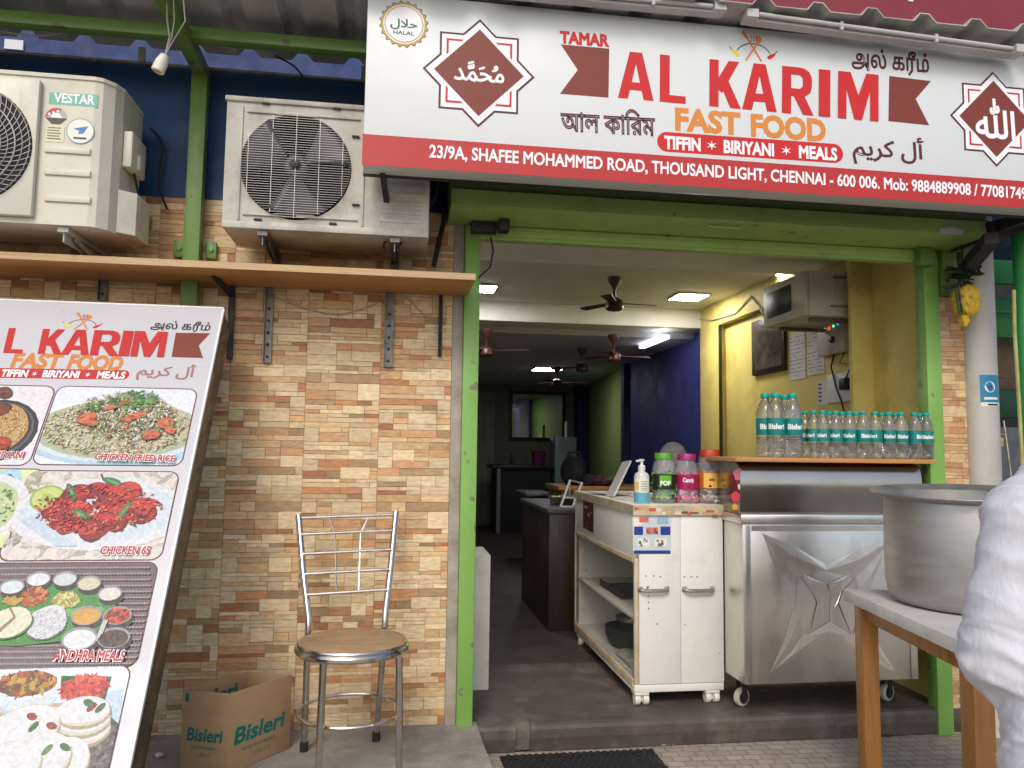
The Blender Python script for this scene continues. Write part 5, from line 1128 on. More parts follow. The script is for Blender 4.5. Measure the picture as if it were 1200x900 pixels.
for row, y, us in (('front', -.05, [954, 964.5, 980, 996, 1012, 1026, 1042, 1056.5, 1072.5, 1086.5]), ('back', .03, [943.5, 972.5, 988, 1004, 1034, 1050.5, 1079])):
    for k, u in enumerate(us):
        yy = y+random.uniform(-.006, .006)+(.025 if (row == 'front' and k == 0) else 0)
        p = aY(u, 530, yy); rz = random.choice([random.uniform(-.55, .35), random.uniform(-.4, .3), random.uniform(-1.3, 1.2)])
        o = small if first else dup(small, (0, 0, 0)); first = False
        o.location = (p.x, yy, zbd); o.rotation_euler = (0, 0, rz); o['label'] = f'small water bottle, {ORD[k]} from the left in the {row} row'; o['group'] = 'small water bottles on the serving board'

# ------------------------------------------------------------------ table and pot
tz = .75
c0 = aZ(988, 690, tz); c1 = aZ(1130, 753, tz); e1 = (c1-c0); e1.z = 0; e1n = e1.normalized(); e2n = Vector((-e1n.y, e1n.x, 0)); 
if e2n.x < 0: e2n = -e2n
TW = .66
TB = thing('wooden_table', 'brown wooden table with a scuffed white top under the big pot', 'table', Vector((c0.x, c0.y, 0)))
b = MB(); b.obox(c0-Vector((0, 0, .042)), e2n*TW, -(-e1), Vector((0, 0, .042)), .003) if False else b.obox(c0-Vector((0, 0, .042)), e1, e2n*TW, Vector((0, 0, .042)), .003); b.build('tabletop', mat('scuffed white laminate', (.62, .585, .53), .5, var=.12, scale=9, bump=.08, bscale=40, dirt=[((.36, .31, .25), .6, 8, .52), ((.20, .17, .14), .5, 22, .62)]), TB)
lw = .072
def leg(o_):
    b = MB(); b.obox(o_, e1n*lw, e2n*lw*.8, Vector((0, 0, tz-.0425-.0)), .003); b.build('leg', m_teak, TB)
ins = .03
A_ = c0.copy(); A_.z = 0
leg(A_+e1n*ins*.8+e2n*ins); leg(A_+e1-e1n*(lw+ins*.6)+e2n*ins); leg(A_+e1n*ins+e2n*(TW-ins-lw)); leg(A_+e1-e1n*(lw+ins)+e2n*(TW-ins-lw))
b = MB(); zz = Vector((0, 0, tz-.10)); 
b.obox(A_+zz+e1n*(ins+lw)+e2n*(ins+.012), e1-e1n*(2*ins+2*lw), e2n*.022, Vector((0, 0, .056)), .002); b.obox(A_+zz+e1n*(ins+lw)+e2n*(TW-ins-.03), e1-e1n*(2*ins+2*lw), e2n*.022, Vector((0, 0, .056)), .002)
b.obox(A_+zz+e1-e1n*(ins+.03)+e2n*(ins+lw), e1n*.022, e2n*(TW-2*ins-2*lw), Vector((0, 0, .056)), .002); b.obox(A_+zz+e1n*(ins+.012)+e2n*(ins+lw), e1n*.022, e2n*(TW-2*ins-2*lw), Vector((0, 0, .056)), .002); b.build('apron', m_teak, TB)
pc = aZ(1140, 709, tz); pr_ = .272; ph = .383
PT = thing('cooking_pot', 'large round dented aluminium cooking pot standing on the table', 'pot', Vector((pc.x, pc.y, tz)))
b = MB(); b.lathe([(0, .001), (pr_*.80, .001), (pr_*.90, .008), (pr_*.965, .035), (pr_*.99, .08), (pr_, .2), (pr_, ph-.04), (pr_*.985, ph-.02), (pr_*.98, ph-.012), (pr_*.965, ph-.012), (pr_*.97, ph-.03), (pr_*.985, .2), (pr_*.95, .05), (pr_*.85, .02), (0, .014)], PT.location, 72, fn=lambda a, z: 1+.006*_s(3*a+z*9)); tv = (Vector(CAM)-PT.location); tv.z = 0; tv.normalize()
def lean(b): b.v = [(x, y, z-.045*((x-PT.location.x)*tv.x+(y-PT.location.y)*tv.y)*(z-tz)/ph) for x, y, z in b.v]
lean(b); b.build('pot_body', m_alu, PT, sharp=50)
b = MB(); b.lathe([(pr_*.975, ph-.022), (pr_*1.0, ph-.014), (pr_*1.12, ph-.004), (pr_*1.16, ph+.000), (pr_*1.17, ph+.003), (pr_*1.16, ph+.006), (pr_*1.0, ph-.006), (pr_*.965, ph-.012)], PT.location, 72, closed=True, fn=lambda a, z: 1+.006*_s(3*a+z*9)); lean(b); b.build('pot_rim', m_alu, PT, sharp=50)

# ------------------------------------------------------------------ right edge: pier pipe, poster, gourd, neighbour
pb = aY(1149, 450, -.01); PC = thing('white_column', 'round white pipe column at the right edge of the shop front', 'column', (pb.x, -.01, 0))
b = MB(); b.lathe([(.073, 0.0), (.073, 2.9)], (pb.x, -.01, 0), 32); b.build('pipe', m_pvc, PC)
b = MB(); yq = -.01; a0 = math.atan2(CAM[1]-yq, -pb.x)+.0
z1_ = aY(1155, 440, -.05).z; z0x = aY(1155, 477, -.05).z; a0 += .12
b.sheet(lambda i, j: (pb.x+.0743*_c(a0-.15+1.3*i), yq+.0743*_s(a0-.15+1.3*i), z0x+(z1_-z0x)*j), 12, 1, 0, lin(226, 226, 220)); b.sheet(lambda i, j: (pb.x+.0747*_c(a0-.15+1.3*i), yq+.0747*_s(a0-.15+1.3*i), z0x+(z1_-z0x)*(.14+.86*j)), 12, 1, 0, lin(40, 130, 170))
zc = z0x+(z1_-z0x)*.62
for rr, col, dr in ((.026, WHT, .0011), (.010, lin(70, 90, 100), .0014)): b.add([(pb.x+(.0743+dr)*_c(a0+.42+rr/.08*_c(2*math.pi*k/16)), yq+(.0743+dr)*_s(a0+.42+rr/.08*_c(2*math.pi*k/16)), zc+rr*_s(2*math.pi*k/16)) for k in range(16)], [list(range(16))], 0, col)
b.sheet(lambda i, j: (pb.x+.0752*_c(a0+.05+.9*i), yq+.0752*_s(a0+.05+.9*i), z0x+(z1_-z0x)*(.22+.08*j)), 8, 1, 0, WHT); b.sheet(lambda i, j: (pb.x+.0752*_c(a0+.25+.7*i), yq+.0752*_s(a0+.25+.7*i), z0x+(z1_-z0x)*(.04+.05*j)), 8, 1, 0, INK)
b.build('blue_sticker', m_print, PC, smooth=False)
gc = aY(1132, 352, -.14); GD = thing('hanging_gourd', 'yellow knobbly gourd with dark leaves hanging beside the doorway', 'gourd', gc)
b = MB(); gp_ = [(.058*max(0, 1-abs((2*i/44-1))**2.6)**.5*(1-.10*(1-i/44)), -.085+.16*i/44) for i in range(45)]
b.lathe(gp_, gc, 96, fn=lambda a, z: 1+.05*abs(_s(4.5*a))+.13*max(0, _s(13*a+2*_s(60*z)))*max(0, _s(190*z+1.5*_s(3*a)))+.05*mnoise.noise(Vector((_c(a)*3, _s(a)*3, z*40)))); b.lathe([(0, -.12), (.012, -.115), (.02, -.09), (.016, -.07), (0, -.06)], gc+Vector((-.03, -.02, -.01)), 16, fn=lambda a, z: 1+.25*_s(4*a+90*z)); b.build('fruit', m_gourd, GD)
b = MB(); rg = random.Random(2)
for k in range(34):
    c = gc+Vector((rg.uniform(-.095, .05), rg.uniform(-.05, .05), rg.uniform(.055, .16))); q = Matrix.Rotation(rg.uniform(0, 6), 3, 'Z') @ Matrix.Rotation(rg.uniform(-1.2, 1.2), 3, 'X'); l = rg.uniform(.02, .038); w_ = l*.5
    b.add([c+q @ Vector(p) for p in ((-l, 0, 0), (-l*.3, w_, .006), (l*.5, w_*.7, .004), (l, 0, -.006), (l*.5, -w_*.7, .004), (-l*.3, -w_, .006))], [(0, 1, 2, 3, 4, 5)])
for k in range(5): x = rg.uniform(-.07, -.03); b.tube([gc+Vector((x, -.02, .08)), gc+Vector((x+rg.uniform(-.01, .01), -.03, .0)), gc+Vector((x+.01, -.03, -.07))], .004, 5)
b.build('leaves', m_leaf, GD); b = MB(); b.tube([gc+Vector((0, 0, .07)), gc+Vector((-.01, .0, .2)), gc+Vector((.01, .02, .33))], .004, 6); b.build('string', m_cable, GD)
# neighbouring stall
NB = thing('neighbour_stall', 'green framed neighbouring stall seen past the white column', 'stall', (3.4, .8, 0))
pz0 = aY(1165, 305, .8); pz1 = aY(1185, 350, .8)
def nbox(u0, v0, u1, v1, y, dy, m, name, root=NB):
    a = aY(u0, v0, y); c = aY(u1, v1, y); b = MB(); b.box((a.x, y, min(a.z, c.z)), (c.x, y+dy, max(a.z, c.z)), .004); return b.build(name, m, root)
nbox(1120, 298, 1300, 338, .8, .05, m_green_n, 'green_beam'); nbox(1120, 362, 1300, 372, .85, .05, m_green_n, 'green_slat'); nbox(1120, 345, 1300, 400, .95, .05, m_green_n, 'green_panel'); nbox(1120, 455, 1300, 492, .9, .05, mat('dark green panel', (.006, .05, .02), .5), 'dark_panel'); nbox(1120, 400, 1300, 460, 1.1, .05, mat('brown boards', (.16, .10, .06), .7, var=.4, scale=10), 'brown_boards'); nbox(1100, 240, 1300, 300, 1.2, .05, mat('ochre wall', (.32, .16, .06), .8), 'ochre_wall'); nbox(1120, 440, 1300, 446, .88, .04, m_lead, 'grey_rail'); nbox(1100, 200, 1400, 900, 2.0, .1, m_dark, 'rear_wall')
gp = aY(1203, 450, -.25); b = MB(); b.lathe([(.035, 0), (.035, 2.6)], (gp.x, -.25, 0), 20); b.build('green_post', m_green_n, NB)
b = MB(); b.tube([aY(1188, 340, -.32), aY(1189, 390, -.32), aY(1194, 470, -.32), aY(1199, 560, -.32)], .008, 8); b.build('bamboo_stake', mat('dry bamboo', (.34, .33, .12), .6, var=.3, scale=20), NB)
b = MB()
lA, lB = aY(1167, 505, .5), aY(1182, 505, .5)
b.tube([aY(1168, 505, .5), aY(1176, 600, .5), aY(1180, 700, .5)], .006, 6); b.tube([aY(1176, 493, .5), aY(1185, 560, .5), aY(1192, 640, .5)], .006, 6); b.tube([aY(1167, 510, .5), aY(1178, 508, .5)], .006, 6); b.build('metal_stand', m_tubesteel, NB)
for (u, v, c_) in ((1173, 518, (.45, .36, .1)), (1169, 543, (.5, .2, .06)), (1168, 550, (.4, .4, .2))):
    a = aY(u, v, .6); b = MB(); b.box((a.x-.018, .6, a.z-.025), (a.x+.018, .64, a.z+.025), .004); b.build('packet', mat('packet', c_, .5, var=.3, scale=40), NB)
nbox(1150, 500, 1300, 760, .75, .05, mat('grey crate', (.07, .08, .09), .6, var=.4, scale=12), 'grey_crate')
b = MB(); q = aY(1110, 318, .06); b.box((q.x-.02, .03, 2.02), (q.x+.06, .09, 2.3)); b.build('plaster_block', m_pvc, B)

# ------------------------------------------------------------------ inside the shop
def fan(u, v, zc, label, r=.30, rot=.3, blades=3, drop=.19):
    p = aZ(u, v, zc); t = thing('ceiling_fan', label, 'fan', p, 'brown ceiling fans')
    b = MB(); b.lathe([(.048, -.002), (.046, -.03), (.022, -.065), (.012, -.08), (.012, -drop+.04), (.03, -drop+.03)], p, 20); b.build('down_rod', m_fanb, t)
    b = MB(); b.lathe([(.02, -drop+.045), (.05, -drop+.03), (.062, -drop+.012), (.064, -drop-.03), (.05, -drop-.045), (0, -drop-.05)], p, 24); b.build('motor', m_fanb, t)
    for k in range(blades):
        a = rot+2*math.pi*k/blades; d = Vector((_c(a), _s(a), 0)); n_ = Vector((-d.y, d.x, 0)); b = MB()
        q = [p+d*.06-n_*.025+Vector((0, 0, -drop)), p+d*r-n_*.035+Vector((0, 0, -drop-.004)), p+d*(r+.012)+Vector((0, 0, -drop)), p+d*r+n_*.035+Vector((0, 0, -drop+.008)), p+d*.06+n_*.025+Vector((0, 0, -drop+.006))]
        b.prism(q, (0, 0, .005)); b.build('blade', m_fanb, t, smooth=False)
    return t
fan(720, 325, 2.479, 'brown ceiling fan nearest the doorway, on the pale front ceiling', .30, .06)
fan(570, 385, 2.268, 'brown ceiling fan half hidden by the left door jamb, in the rear room', .36, -.4)
fan(719, 392, 2.268, 'brown ceiling fan beside the rear strip light', .33, .1)
fan(682, 408, 2.268, 'dark ceiling fan in the middle of the rear room', .36, .2)
fan(653, 430, 2.268, 'dark ceiling fan farthest back, near the rear mirror', .36, -.1)
def panel(pts, z, label, m, name='ceiling_light'):
    q = [aZ(u, v, z) for u, v in pts]; x0 = min(p.x for p in q); x1 = max(p.x for p in q); y0 = min(p.y for p in q); y1 = max(p.y for p in q); c = Vector(((x0+x1)/2, (y0+y1)/2, z))
    t = thing(name, label, 'lamp', c, 'square ceiling lights'); b = MB(); b.box((x0-.02, y0-.02, z-.012), (x1+.02, y1+.02, z), .002); b.build('frame', m_white, t)
    b = MB(); b.box((x0, y0, z-.0145), (x1, y1, z-.0125)); b.build('diffuser', m, t)
c = aZ(808, 347, 2.478); 
def sqpanel(u, v, z, s_, label, m): 
    c = aZ(u, v, z); t = thing('ceiling_light', label, 'lamp', c, 'square ceiling lights'); b = MB(); b.box((c.x-s_-.015, c.y-s_-.015, z-.010), (c.x+s_+.015, c.y+s_+.015, z-.001), .002); b.build('frame', m_white, t); b = MB(); b.box((c.x-s_, c.y-s_, z-.0135), (c.x+s_, c.y+s_, z-.0105)); b.build('diffuser', m, t)
sqpanel(807, 347, 2.479, .115, 'lit square ceiling panel right of the nearest fan', m_lamp)
sqpanel(938, 317, 2.479, .115, 'lit square ceiling panel close above the microwave', m_lamp)
sqpanel(562, 337, 2.479, .115, 'lit square ceiling panel at the left door jamb', m_lamp)
sqpanel(642, 432, 2.268, .17, 'small lit ceiling panel far back in the rear room', m_lampd)
p0 = aZ(752, 404, 2.268); p1 = aZ(781, 392, 2.268)
b = MB(); b.bar(p0-Vector((0, 0, .02)), p1-Vector((0, 0, .02)), .05, .03); solo(b.build('strip_light', m_lampt), 'lit strip light along the rear room ceiling edge', 'lamp')
# microwave
MW = thing('microwave', 'white microwave oven mounted high on the yellow wall', 'microwave', (2.2, .6, 2.02)); x0, x1, y0, y1, z0, z1 = 2.2, 2.53, .60, 1.09, 2.02, 2.27
b = MB(); b.box((x0+.02, y0, z0), (x1, y1, z1), .006); b.build('body', m_acw, MW)
d = MB().box((x0-.004, y0+.002, z0+.002), (x0+.019, y1, z1-.002), .006).build('door', m_acw, MW)
b = MB(); b.box((x0-.007, y0+.15, z0+.05), (x0-.0045, y1-.05, z1-.045), .001); b.build('window', m_blackp, MW, d)
b = MB()
for i in range(10): b.prism([(2.36+.012*i, y0-.0015, z1-.04), (2.366+.012*i, y0-.0015, z1-.04), (2.374+.012*i, y0-.0015, z1-.02), (2.368+.012*i, y0-.0015, z1-.02)], (0, .001, 0)); b.prism([(2.34+.012*i, y0-.0015, z0+.05), (2.346+.012*i, y0-.0015, z0+.05), (2.354+.012*i, y0-.0015, z0+.065), (2.348+.012*i, y0-.0015, z0+.065)], (0, .001, 0))
b.build('vent_slots', m_blackp, MW)
b = MB(); b.box((x0+.06, y0+.06, z0-.02), (WX, y0+.09, z0-.001)); b.box((x0+.06, y1-.09, z0-.02), (WX, y1-.06, z0-.001)); b.build('bracket', m_galv, MW)
# framed print, papers, switch boxes on the yellow wall
wp = Plane((WX, 0, 0), (-1, 0, 0), (0, -1, 0))
def wallbox(u0, v0, u1, v1, d, m, name, root, bev=.003):
    a = aX(u0, v0, WX); c = aX(u1, v1, WX); b = MB(); b.box((WX-d, min(a.y, c.y), min(a.z, c.z)), (WX-.001, max(a.y, c.y), max(a.z, c.z)), bev); return b.build(name, m, root)
PF = thing('picture_frame', 'dark framed glazed print on the yellow wall', 'picture', aX(900, 410, WX))
wallbox(884, 378, 923, 433, .025, m_brown, 'frame', PF); a = aX(888, 384, WX); c = aX(920, 428, WX)
b = MB(); b.box((WX-.0275, c.y, c.z), (WX-.0255, a.y, a.z)); b.build('glazed_print', mat('glazed dark print', (.10, .085, .07), .08, var=.6, scale=12, rvar=0), PF)
PP = thing('wall_papers', 'two handwritten paper sheets taped on the yellow wall', 'paper', aX(945, 415, WX))
for (u0, u1, v0, v1) in ((925, 945, 393, 443), (946, 967, 389, 437)):
    a = aX(u0, v0, WX); c = aX(u1, v1, WX); b = MB(); b.box((WX-.004, c.y, c.z), (WX-.002, a.y, a.z)); b.build('sheet', m_paper, PP)
    b = MB(); rg = random.Random(u0); n_ = 11
    for k in range(n_):
        z = a.z-(a.z-c.z)*(k+1)/(n_+1); y = a.y-.012
        while y > c.y+.02:
            l = rg.uniform(.008, .03)
            if rg.random() < .75: b.box((WX-.0048, y-l, z-.003), (WX-.0043, y, z+.002), 0, 0, None, None, lin(90, 90, 110))
            y -= l+rg.uniform(.006, .014)
    b.build('handwriting', m_print, PP, smooth=False)
SB = thing('switch_box', 'grey power box with red, green and blue indicator lights on the yellow wall', 'electrical box', aX(985, 392, WX))
wallbox(966, 376, 999, 412, .05, m_acg, 'box_body', SB)
for u, v, c_ in ((972, 385, (1, .05, .03)), (977, 382, (.1, .9, .2)), (982, 379, (.1, .2, 1))):
    a = aX(u, v, WX-.05); b = MB(); b.lathe([(.008, 0), (.007, .006), (0, .008)], a, 10, 0, (-1, 0, 0)); b.build('indicator_light', mat('indicator', c_, .4, var=0, emit=(c_, 1.5)), SB)
b = MB(); a = aX(976, 398, WX-.05); b.lathe([(.02, 0), (.018, .02), (0, .022)], a, 12, 0, (-1, 0, 0)); b.build('rotary_switch', m_blackp, SB)
SC = thing('socket_board', 'white socket board with a black adaptor plugged in, under the switch box', 'electrical socket', aX(985, 450, WX))
wallbox(972, 440, 999, 470, .015, m_white, 'plate', SC); a = aX(994, 450, WX-.015); b = MB(); b.box((WX-.06, a.y-.03, a.z-.035), (WX-.0155, a.y+.03, a.z+.035), .008); b.build('adaptor', m_blackp, SC)
CN = thing('wall_notice', 'small printed notice on the yellow wall above the bottles', 'paper', aX(965, 460, WX)); wallbox(958, 447, 971, 474, .003, m_paper, 'sheet', CN, 0)
b = MB(); a = aX(958, 447, WX); c = aX(971, 474, WX)
for k in range(5): z = a.z-(a.z-c.z)*(k+.8)/6; b.box((WX-.0036, a.y-.05, z-.008), (WX-.0031, a.y-.015, z+.004), 0, 0, None, None, lin(60, 50, 70))
b.build('printing', m_print, CN, smooth=False)
def wcable(pts, r, m, label, d=.02):
    q = [aX(u, v, WX-d) for u, v in pts]; b = MB(); b.tube(q, r, 6); solo(b.build('wall_cable', m), label, 'cable')
wcable([(978, 412), (974, 430), (980, 455), (986, 470), (993, 500)], .005, m_cable, 'black cable hanging down from the power box')
wcable([(990, 412), (984, 425), (998, 428), (990, 445)], .004, m_cable, 'black cable looping between power box and socket board')
b = MB(); b.tube([aX(806, 373, WX-.06), aX(835, 375, WX-.07), aX(862, 367, WX-.07), aX(880, 347, WX-.07), aX(890, 360, WX-.07), aX(897, 375, WX-.07)], .006, 6); solo(b.build('wall_cable', m_cablew), 'pale cables running along the yellow beam to the microwave', 'cable')
# rear: mirror, counter, clutter
a = aY(597, 458, BKY-.03); c = aY(662, 517, BKY-.03); MR = thing('wall_mirror', 'framed mirror on the rear wall far inside the shop', 'mirror', (a.x, BKY-.03, c.z))
b = MB(); b.box((a.x, BKY-.045, c.z), (c.x, BKY-.002, a.z), .004); b.build('frame', m_brown, MR); b = MB(); b.box((a.x+.05, BKY-.049, c.z+.05), (c.x-.05, BKY-.046, a.z-.05)); b.build('glass', m_mirror, MR)
ry = 7.4
a = aY(575, 545, ry); RC = thing('rear_counter', 'black topped counter far back in the shop', 'counter', (a.x, ry, FL))
x0 = aY(577, 545, ry).x; x1 = aY(650, 545, ry).x; zt = aY(610, 545, ry).z
b = MB(); b.box((x0, ry, zt-.05), (x1, ry+.6, zt), .005); b.build('worktop', m_blackp, RC); b = MB(); b.box((x0+.05, ry+.05, FL), (x1-.05, ry+.55, zt-.051)); b.build('carcass', m_dark, RC)
a = aY(584, 552, ry-.01); c = aY(592, 620, ry-.01); b = MB(); b.box((a.x-.02, ry-.03, FL), (a.x+.03, ry+.03, zt-.051)); b.build('leg', m_lead, RC)
o = aY(631, 544, ry+.2); o.z = zt+.001; b = MB(); b.lathe([(0, 0), (.085, 0), (.105, .19), (.11, .20), (.10, .20), (.08, .01), (0, .01)], o, 24); solo(b.build('pink_bucket', mat('magenta plastic', (.12, .012, .07), .4)), 'magenta plastic bucket on the rear counter', 'bucket')
o = aY(600, 545, ry+.2); o.z = zt+.001; b = MB(); b.lathe([(0, 0), (.03, 0), (.03, .12), (.012, .15), (.012, .18), (0, .18)], o, 14); solo(b.build('sauce_bottle', m_blackp), 'dark bottle on the rear counter left of the bucket', 'bottle')
a = aY(651, 546, ry); c = aY(677, 512, ry); WD = thing('water_dispenser', 'pale blue grey dispenser box beside the rear mirror', 'dispenser', (a.x, ry, zt)); b = MB(); b.box((a.x, ry+.05, FL), (c.x, ry+.4, c.z), .015); b.build('body', mat('pale blue plastic', (.13, .17, .18), .4), WD); b = MB(); b.box((a.x+.05, ry+.046, c.z-.22), (c.x-.05, ry+.049, c.z-.1)); b.build('front_recess', m_lead, WD)
o = aY(663, 512, ry+.2); b = MB(); b.lathe([(.02, 0), (.02, .22)], Vector((o.x, ry+.2, c.z+.001)), 10); b.build('pipe', m_white, WD)
# dark chair back with bag, table with clutter
ty = 3.9; a = aY(668, 575, ty); c = aY(692, 528, ty)
BG = thing('black_bag', 'bulging black bag slumped on the rear table', 'bag', (a.x, ty, 0)); zt2 = aY(690, 570, ty).z
def blob(o, rx, ry_, rz_, seed, n=20, wob=.2):
    b = MB(); vs = []
    b.lathe([(_s(math.pi*i/12), -_c(math.pi*i/12)) for i in range(13)], (0, 0, 0), n); rg = Vector((seed*3.1, seed*1.7, 0))
    b.v = [tuple(Vector(o)+Vector((p[0]*rx, p[1]*ry_, p[2]*rz_))*(1+wob*mnoise.noise(Vector(p)*1.6+rg))) for p in b.v]; return b
ob = blob(((a.x+c.x)/2, ty+.3, zt2+.13), (c.x-a.x)/2*1.3, .2, .16, 3); ob.build('bag_body', mat('black fabric', (.012, .012, .014), .8, bump=.3), BG)
b = MB(); ce = Vector(((a.x+c.x)/2, ty+.25, zt2+.25)); b.tube([ce+Vector((-.08, 0, 0)), ce+Vector((-.05, 0, .07)), ce+Vector((.05, 0, .07)), ce+Vector((.08, 0, 0))], .012, 8); b.build('bag_handle', m_cable, BG)
a = aY(655, 572, ty); c = aY(745, 572, ty); RT_ = thing('rear_table', 'ochre fronted table behind the counter with clutter on top', 'table', (a.x, ty, FL)); b = MB(); b.box((a.x, ty, zt2-.04), (WX-.1, ty+.7, zt2-.001), .004); b.build('tabletop', m_wood, RT_); b = MB(); b.box((a.x+.03, ty+.03, FL), (WX-.15, ty+.66, zt2-.041)); b.build('base', mat('ochre laminate', (.26, .15, .04), .5, var=.2), RT_)
for k, (u, v, c_, lab) in enumerate(((700, 563, (.10, .03, .045), 'dark red cloth bundle on the rear table'), (716, 562, (.16, .12, .12), 'grey brown cloth bundle on the rear table by the white panel'), (688, 565, (.02, .02, .025), 'small black bundle beside the bag on the rear table'))):
    o = aY(u, v, ty+.2); bb = blob((o.x, ty+.2, zt2+.045), .11, .12, .055, k+7, 18, .5); solo(bb.build('cloth_bundle', mat('bundle', c_, .9, var=.5, scale=30, bump=.5)), lab, 'cloth')
# brown counter and the white wire stand on it
by0 = 1.62; a = aY(640, 594, by0); bx0, bx1 = .965, 1.40; bz = .885
BC = thing('brown_counter', 'dark brown laminate counter behind the white cabinet', 'counter', (bx0, by0, FL)); b = MB(); b.box((bx0+.015, by0+.01, FL), (bx1, 2.7, bz-.031), .003); b.build('carcass', m_brown, BC); b = MB(); b.box((bx0, by0-.01, bz-.03), (bx1+.01, 2.72, bz), .004); b.build('countertop', mat('dark laminate top', (.06, .058, .055), .4), BC)
WS = thing('white_wire_stand', 'small white slanted wire stand on the brown counter', 'stand', (1.05, by0+.1, bz))
b = MB(); A0, A1_, B0, B1_ = aY(657, 593, by0+.10), aY(668, 563, by0+.25), aY(671, 597, by0+.08), aY(682, 566, by0+.22)
A0.z = bz+.008; B0.z = bz+.008
b.tube([A0, A1_, B1_, B0], .008, 8); b.tube([A0.lerp(A1_, .35), B0.lerp(B1_, .35)], .006, 8); b.tube([A0, B0], .007, 8); b.tube([A1_, Vector((A1_.x+.02, A1_.y+.12, bz+.008))], .007, 8); b.tube([B1_, Vector((B1_.x+.02, B1_.y+.12, bz+.008))], .007, 8); b.build('frame', m_white, WS)
b = MB(); o = Vector((1.2, by0+.45, bz+.001)); b.lathe([(0, 0), (.12, 0), (.14, .05), (.145, .055), (.135, .052), (.115, .008), (0, .008)], o, 24); solo(b.build('steel_basin', m_steel), 'shallow steel basin on the brown counter behind the wire stand', 'basin')
# pedestal table in the dark
a = aY(632, 566, 4.6); PTb = thing('pedestal_table', 'grey topped pedestal dining table deep in the dark shop', 'table', (a.x, 4.6, FL)); zp = aZ(632, 566, .8).z
x0 = aY(617, 566, 4.6).x; x1 = aY(650, 566, 4.6).x; b = MB(); b.box((x0, 4.6, .79), (x1, 5.3, .82), .006); b.build('tabletop', m_lead, PTb); b = MB(); b.box((x0+.16, 4.75, FL), (x1-.05, 5.0, .789), .004); b.build('pedestal', m_brown, PTb)

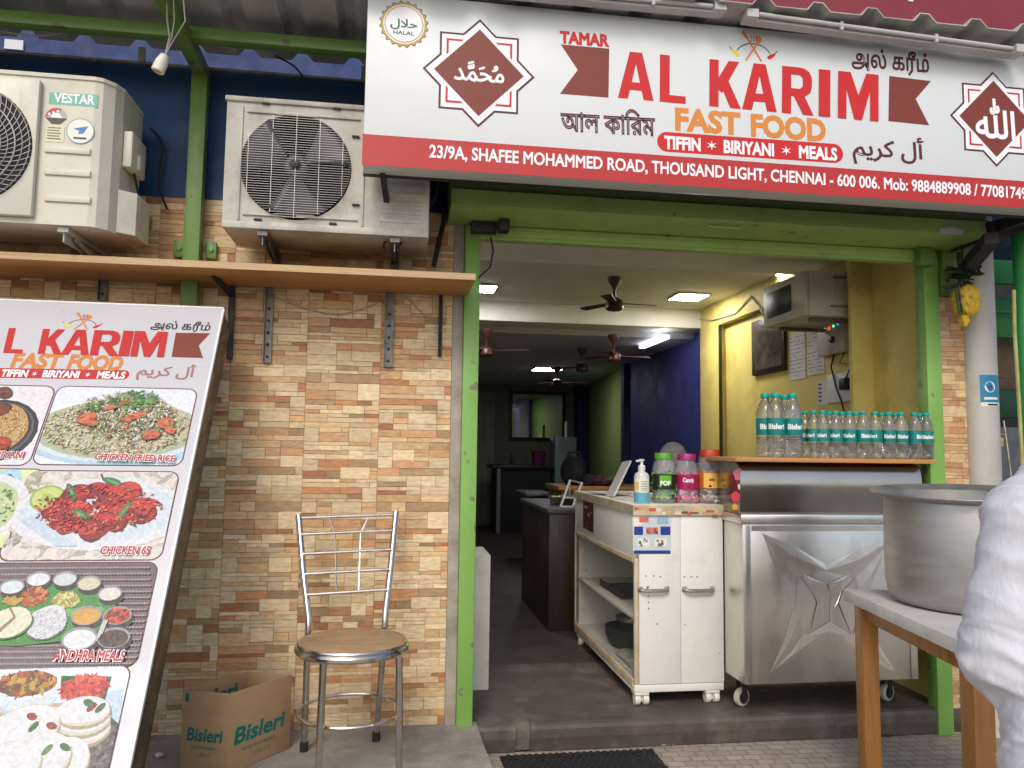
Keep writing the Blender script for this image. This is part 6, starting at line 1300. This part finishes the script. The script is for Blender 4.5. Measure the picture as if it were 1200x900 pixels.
# ------------------------------------------------------------------ the person at the right edge
def person():
    elb = aT(1181, 790, 1.36); sho = aT(1214, 606, 1.39)
    cen = sho+Vector((.20, .05, 0))                     # spine at shoulder height
    hy = cen.y-.16; hip = Vector((aY(1186, 880, hy).x+.225, hy, .80))
    t = thing('person', 'person in a loose white cotton shirt with a rolled sleeve, standing by the table', 'person', Vector((hip.x, hip.y, 0)))
    neck = cen+Vector((.01, .03, .09)); head = neck+Vector((.02, .06, .17)); sr = cen+(cen-sho); er = sr+Vector((.08, .12, -.27)); wr = er+Vector((-.02, .22, .06)); wl = elb+Vector((.24, .08, -.03))
    J = [hip, hip.lerp(cen, .5), cen, neck, neck+Vector((.01, .03, .06)), head, head+Vector((.0, .01, .10)), sho, elb, wl, sr, er, wr]
    rad = [.12, .10, .075, .05, .055, .085, .07, .045, .038, .03, .045, .038, .03]
    E_ = [(0, 1), (1, 2), (2, 3), (3, 4), (4, 5), (5, 6), (2, 7), (7, 8), (8, 9), (2, 10), (10, 11), (11, 12)]
    for sx in (-1, 1):
        k = len(J); hj = hip+Vector((.09*sx, 0, -.06)); J += [hj, Vector((hj.x+.01*sx, hj.y+.02, .44)), Vector((hj.x, hj.y-.01, .05)), Vector((hj.x, hj.y+.13, .035))]; rad += [.085, .058, .04, .035]; E_ += [(0, k), (k, k+1), (k+1, k+2), (k+2, k+3)]
    for w_, dirs in ((9, 1), (12, -1)):
        o_ = J[w_]; f0 = Vector((.02*dirs, .09, -.01)); k = len(J); J += [o_+f0]; rad += [.026]; E_ += [(w_, k)]
        for i in range(4): m_ = len(J); J += [J[k]+Vector((-.026+.017*i, .035, -.003)), J[k]+Vector((-.03+.019*i, .062, -.018))]; rad += [.0085, .0075]; E_ += [(k, m_), (m_, m_+1)]
        m_ = len(J); J += [o_+Vector((.035*dirs, .05, .0)), o_+Vector((.05*dirs, .085, -.008))]; rad += [.010, .008]; E_ += [(w_, m_), (m_, m_+1)]
    me = bpy.data.meshes.new('body'); me.from_pydata([tuple(p) for p in J], E_, []); o = bpy.data.objects.new('tmp_body', me); COL.objects.link(o)
    md = o.modifiers.new('s', 'SKIN')
    for i, v in enumerate(me.skin_vertices[0].data): v.radius = (rad[i], rad[i]); v.use_root = (i == 0)
    o.modifiers.new('u', 'SUBSURF').levels = 2; o.modifiers['u'].render_levels = 2
    bpy.context.view_layer.update(); m2 = bpy.data.meshes.new_from_object(o.evaluated_get(bpy.context.evaluated_depsgraph_get()))
    b = MB(); b.add([v.co for v in m2.vertices], [list(p.vertices) for p in m2.polygons]); bpy.data.objects.remove(o)
    b.build('body', m_skin, t, sharp=180)
    b = blob(head+Vector((0, -.015, .03)), .088, .10, .10, 4, 20, .06); b.build('hair', m_hair, t, sharp=180)
    # shirt: torso and sleeves, merged and wrinkled
    b = MB()
    def loft(cs, n=28):
        vs = []; k = len(cs)
        for (c, ax, a1, r1, r2) in cs:
            ax = Vector(ax).normalized(); x = Vector(a1); x = (x-ax*x.dot(ax)).normalized(); y = ax.cross(x)
            for j in range(n): th = 2*math.pi*j/n; vs.append(Vector(c)+x*r1*_c(th)+y*r2*_s(th))
        fs = [(i*n+j, i*n+(j+1) % n, (i+1)*n+(j+1) % n, (i+1)*n+j) for i in range(k-1) for j in range(n)]+[list(range(n))[::-1], list(range((k-1)*n, k*n))]
        b.add(vs, fs)
    X = Vector((1, .12, 0)); Zv = (cen-hip)
    loft([(hip+Vector((0, .0, -.50)), (0, 0, 1), X, .265, .22), (hip+Vector((0, -.0, -.30)), (0, 0, 1), X, .24, .19), (hip+Vector((0, 0, -.1)), (0, 0, 1), X, .215, .17), (hip.lerp(cen, .35), Zv, X, .195, .15), (hip.lerp(cen, .75), Zv, X, .215, .145), (cen+Vector((0, 0, -.02)), Zv, X, .20, .12), (cen+Vector((0, .01, .05)), Zv, X, .155, .115), (neck+Vector((0, 0, .01)), Zv, X, .085, .085)])
    for s_, e_, w_ in ((sho, elb, wl), (sr, er, wr)):
        d = (e_-s_).normalized(); s0 = s_-d*.06+(cen-s_).normalized()*.06; f = (w_-e_).normalized()
        loft([(s0, d, (0, 1, 0), .088, .080), (s_, d, (0, 1, 0), .094, .086), (s_.lerp(e_, .35), d, (0, 1, 0), .090, .078), (s_.lerp(e_, .7), d, (0, 1, 0), .086, .074), (e_-d*.01, d+f*.3, (0, 1, 0), .088, .078), (e_+f*.045, d*.5+f, (0, 1, .3), .082, .076), (e_+f*.07, f+d*.3, (0, 1, .3), .062, .056)])
        b.tube([e_+f*.05+Vector((_c(a)*.075, 0, 0))+(f.cross(Vector((1, 0, 0))).normalized())*_s(a)*.07 for a in [2*math.pi*k/20 for k in range(20)]], .018, 10, closed=True)
    me = bpy.data.meshes.new('sh'); me.from_pydata([tuple(p) for p in b.v], [], b.f); o = bpy.data.objects.new('tmp_shirt', me); COL.objects.link(o)
    md = o.modifiers.new('r', 'REMESH'); md.mode = 'VOXEL'; md.voxel_size = .006; md2 = o.modifiers.new('sm', 'SMOOTH'); md2.iterations = 14; md2.factor = .5
    bpy.context.view_layer.update(); m2 = bpy.data.meshes.new_from_object(o.evaluated_get(bpy.context.evaluated_depsgraph_get())); bpy.data.objects.remove(o)
    q = MB(); vs = []; axd = (elb-sho).normalized()
    for v in m2.vertices:
        p = v.co; n_ = v.normal
        # creases run slantwise round the sleeve, finer near the elbow
        sarm = (p-sho).dot(axd); near = math.exp(-((p-elb).length/.13)**2)
        k1 = mnoise.noise(Vector((p.x*5+p.z*3, p.y*5, p.z*4+p.x*6))); tw = p.x*.75+p.z*.66+p.y*.3; al = p.x*.6-p.z*.7; k2 = mnoise.noise(Vector((tw*30, al*3.0, p.y*5))); k3 = mnoise.noise(Vector((p.x*10, p.y*10, p.z*42+p.x*22)))
        ridge = (1-abs(k2)*2.2)
        k5 = mnoise.noise(Vector((tw*60, al*9, p.y*16))); k4 = mnoise.noise(Vector((tw*13+3, al*2.2, p.y*3))); cr = lambda n, a, e: max(0, 1-abs(n)*a)**e
        vs.append(p+n_*(.006*k1+.0045*cr(k2, 2.6, 1.3)+.006*cr(k4, 2.2, 1.3)+near*.006*cr(k3, 2.2, 1.2)-.005))
    q.add(vs, [list(p.vertices) for p in m2.polygons]); q.build('shirt', m_cloth, t, sharp=180)
    b = MB()
    for sx in (-1, 1):
        hj = hip+Vector((.09*sx, 0, -.06)); b.tube([hj+Vector((-.02*sx, 0, .0)), hj+Vector((0, 0, -.1)), Vector((hj.x+.01*sx, hj.y+.02, .44)), Vector((hj.x, hj.y-.01, .09))], [.07, .092, .08, .065], 16)
    b.build('trousers', m_trouser, t)
person()
for o in S.objects:
    if o.type == 'EMPTY': o.empty_display_size = .05
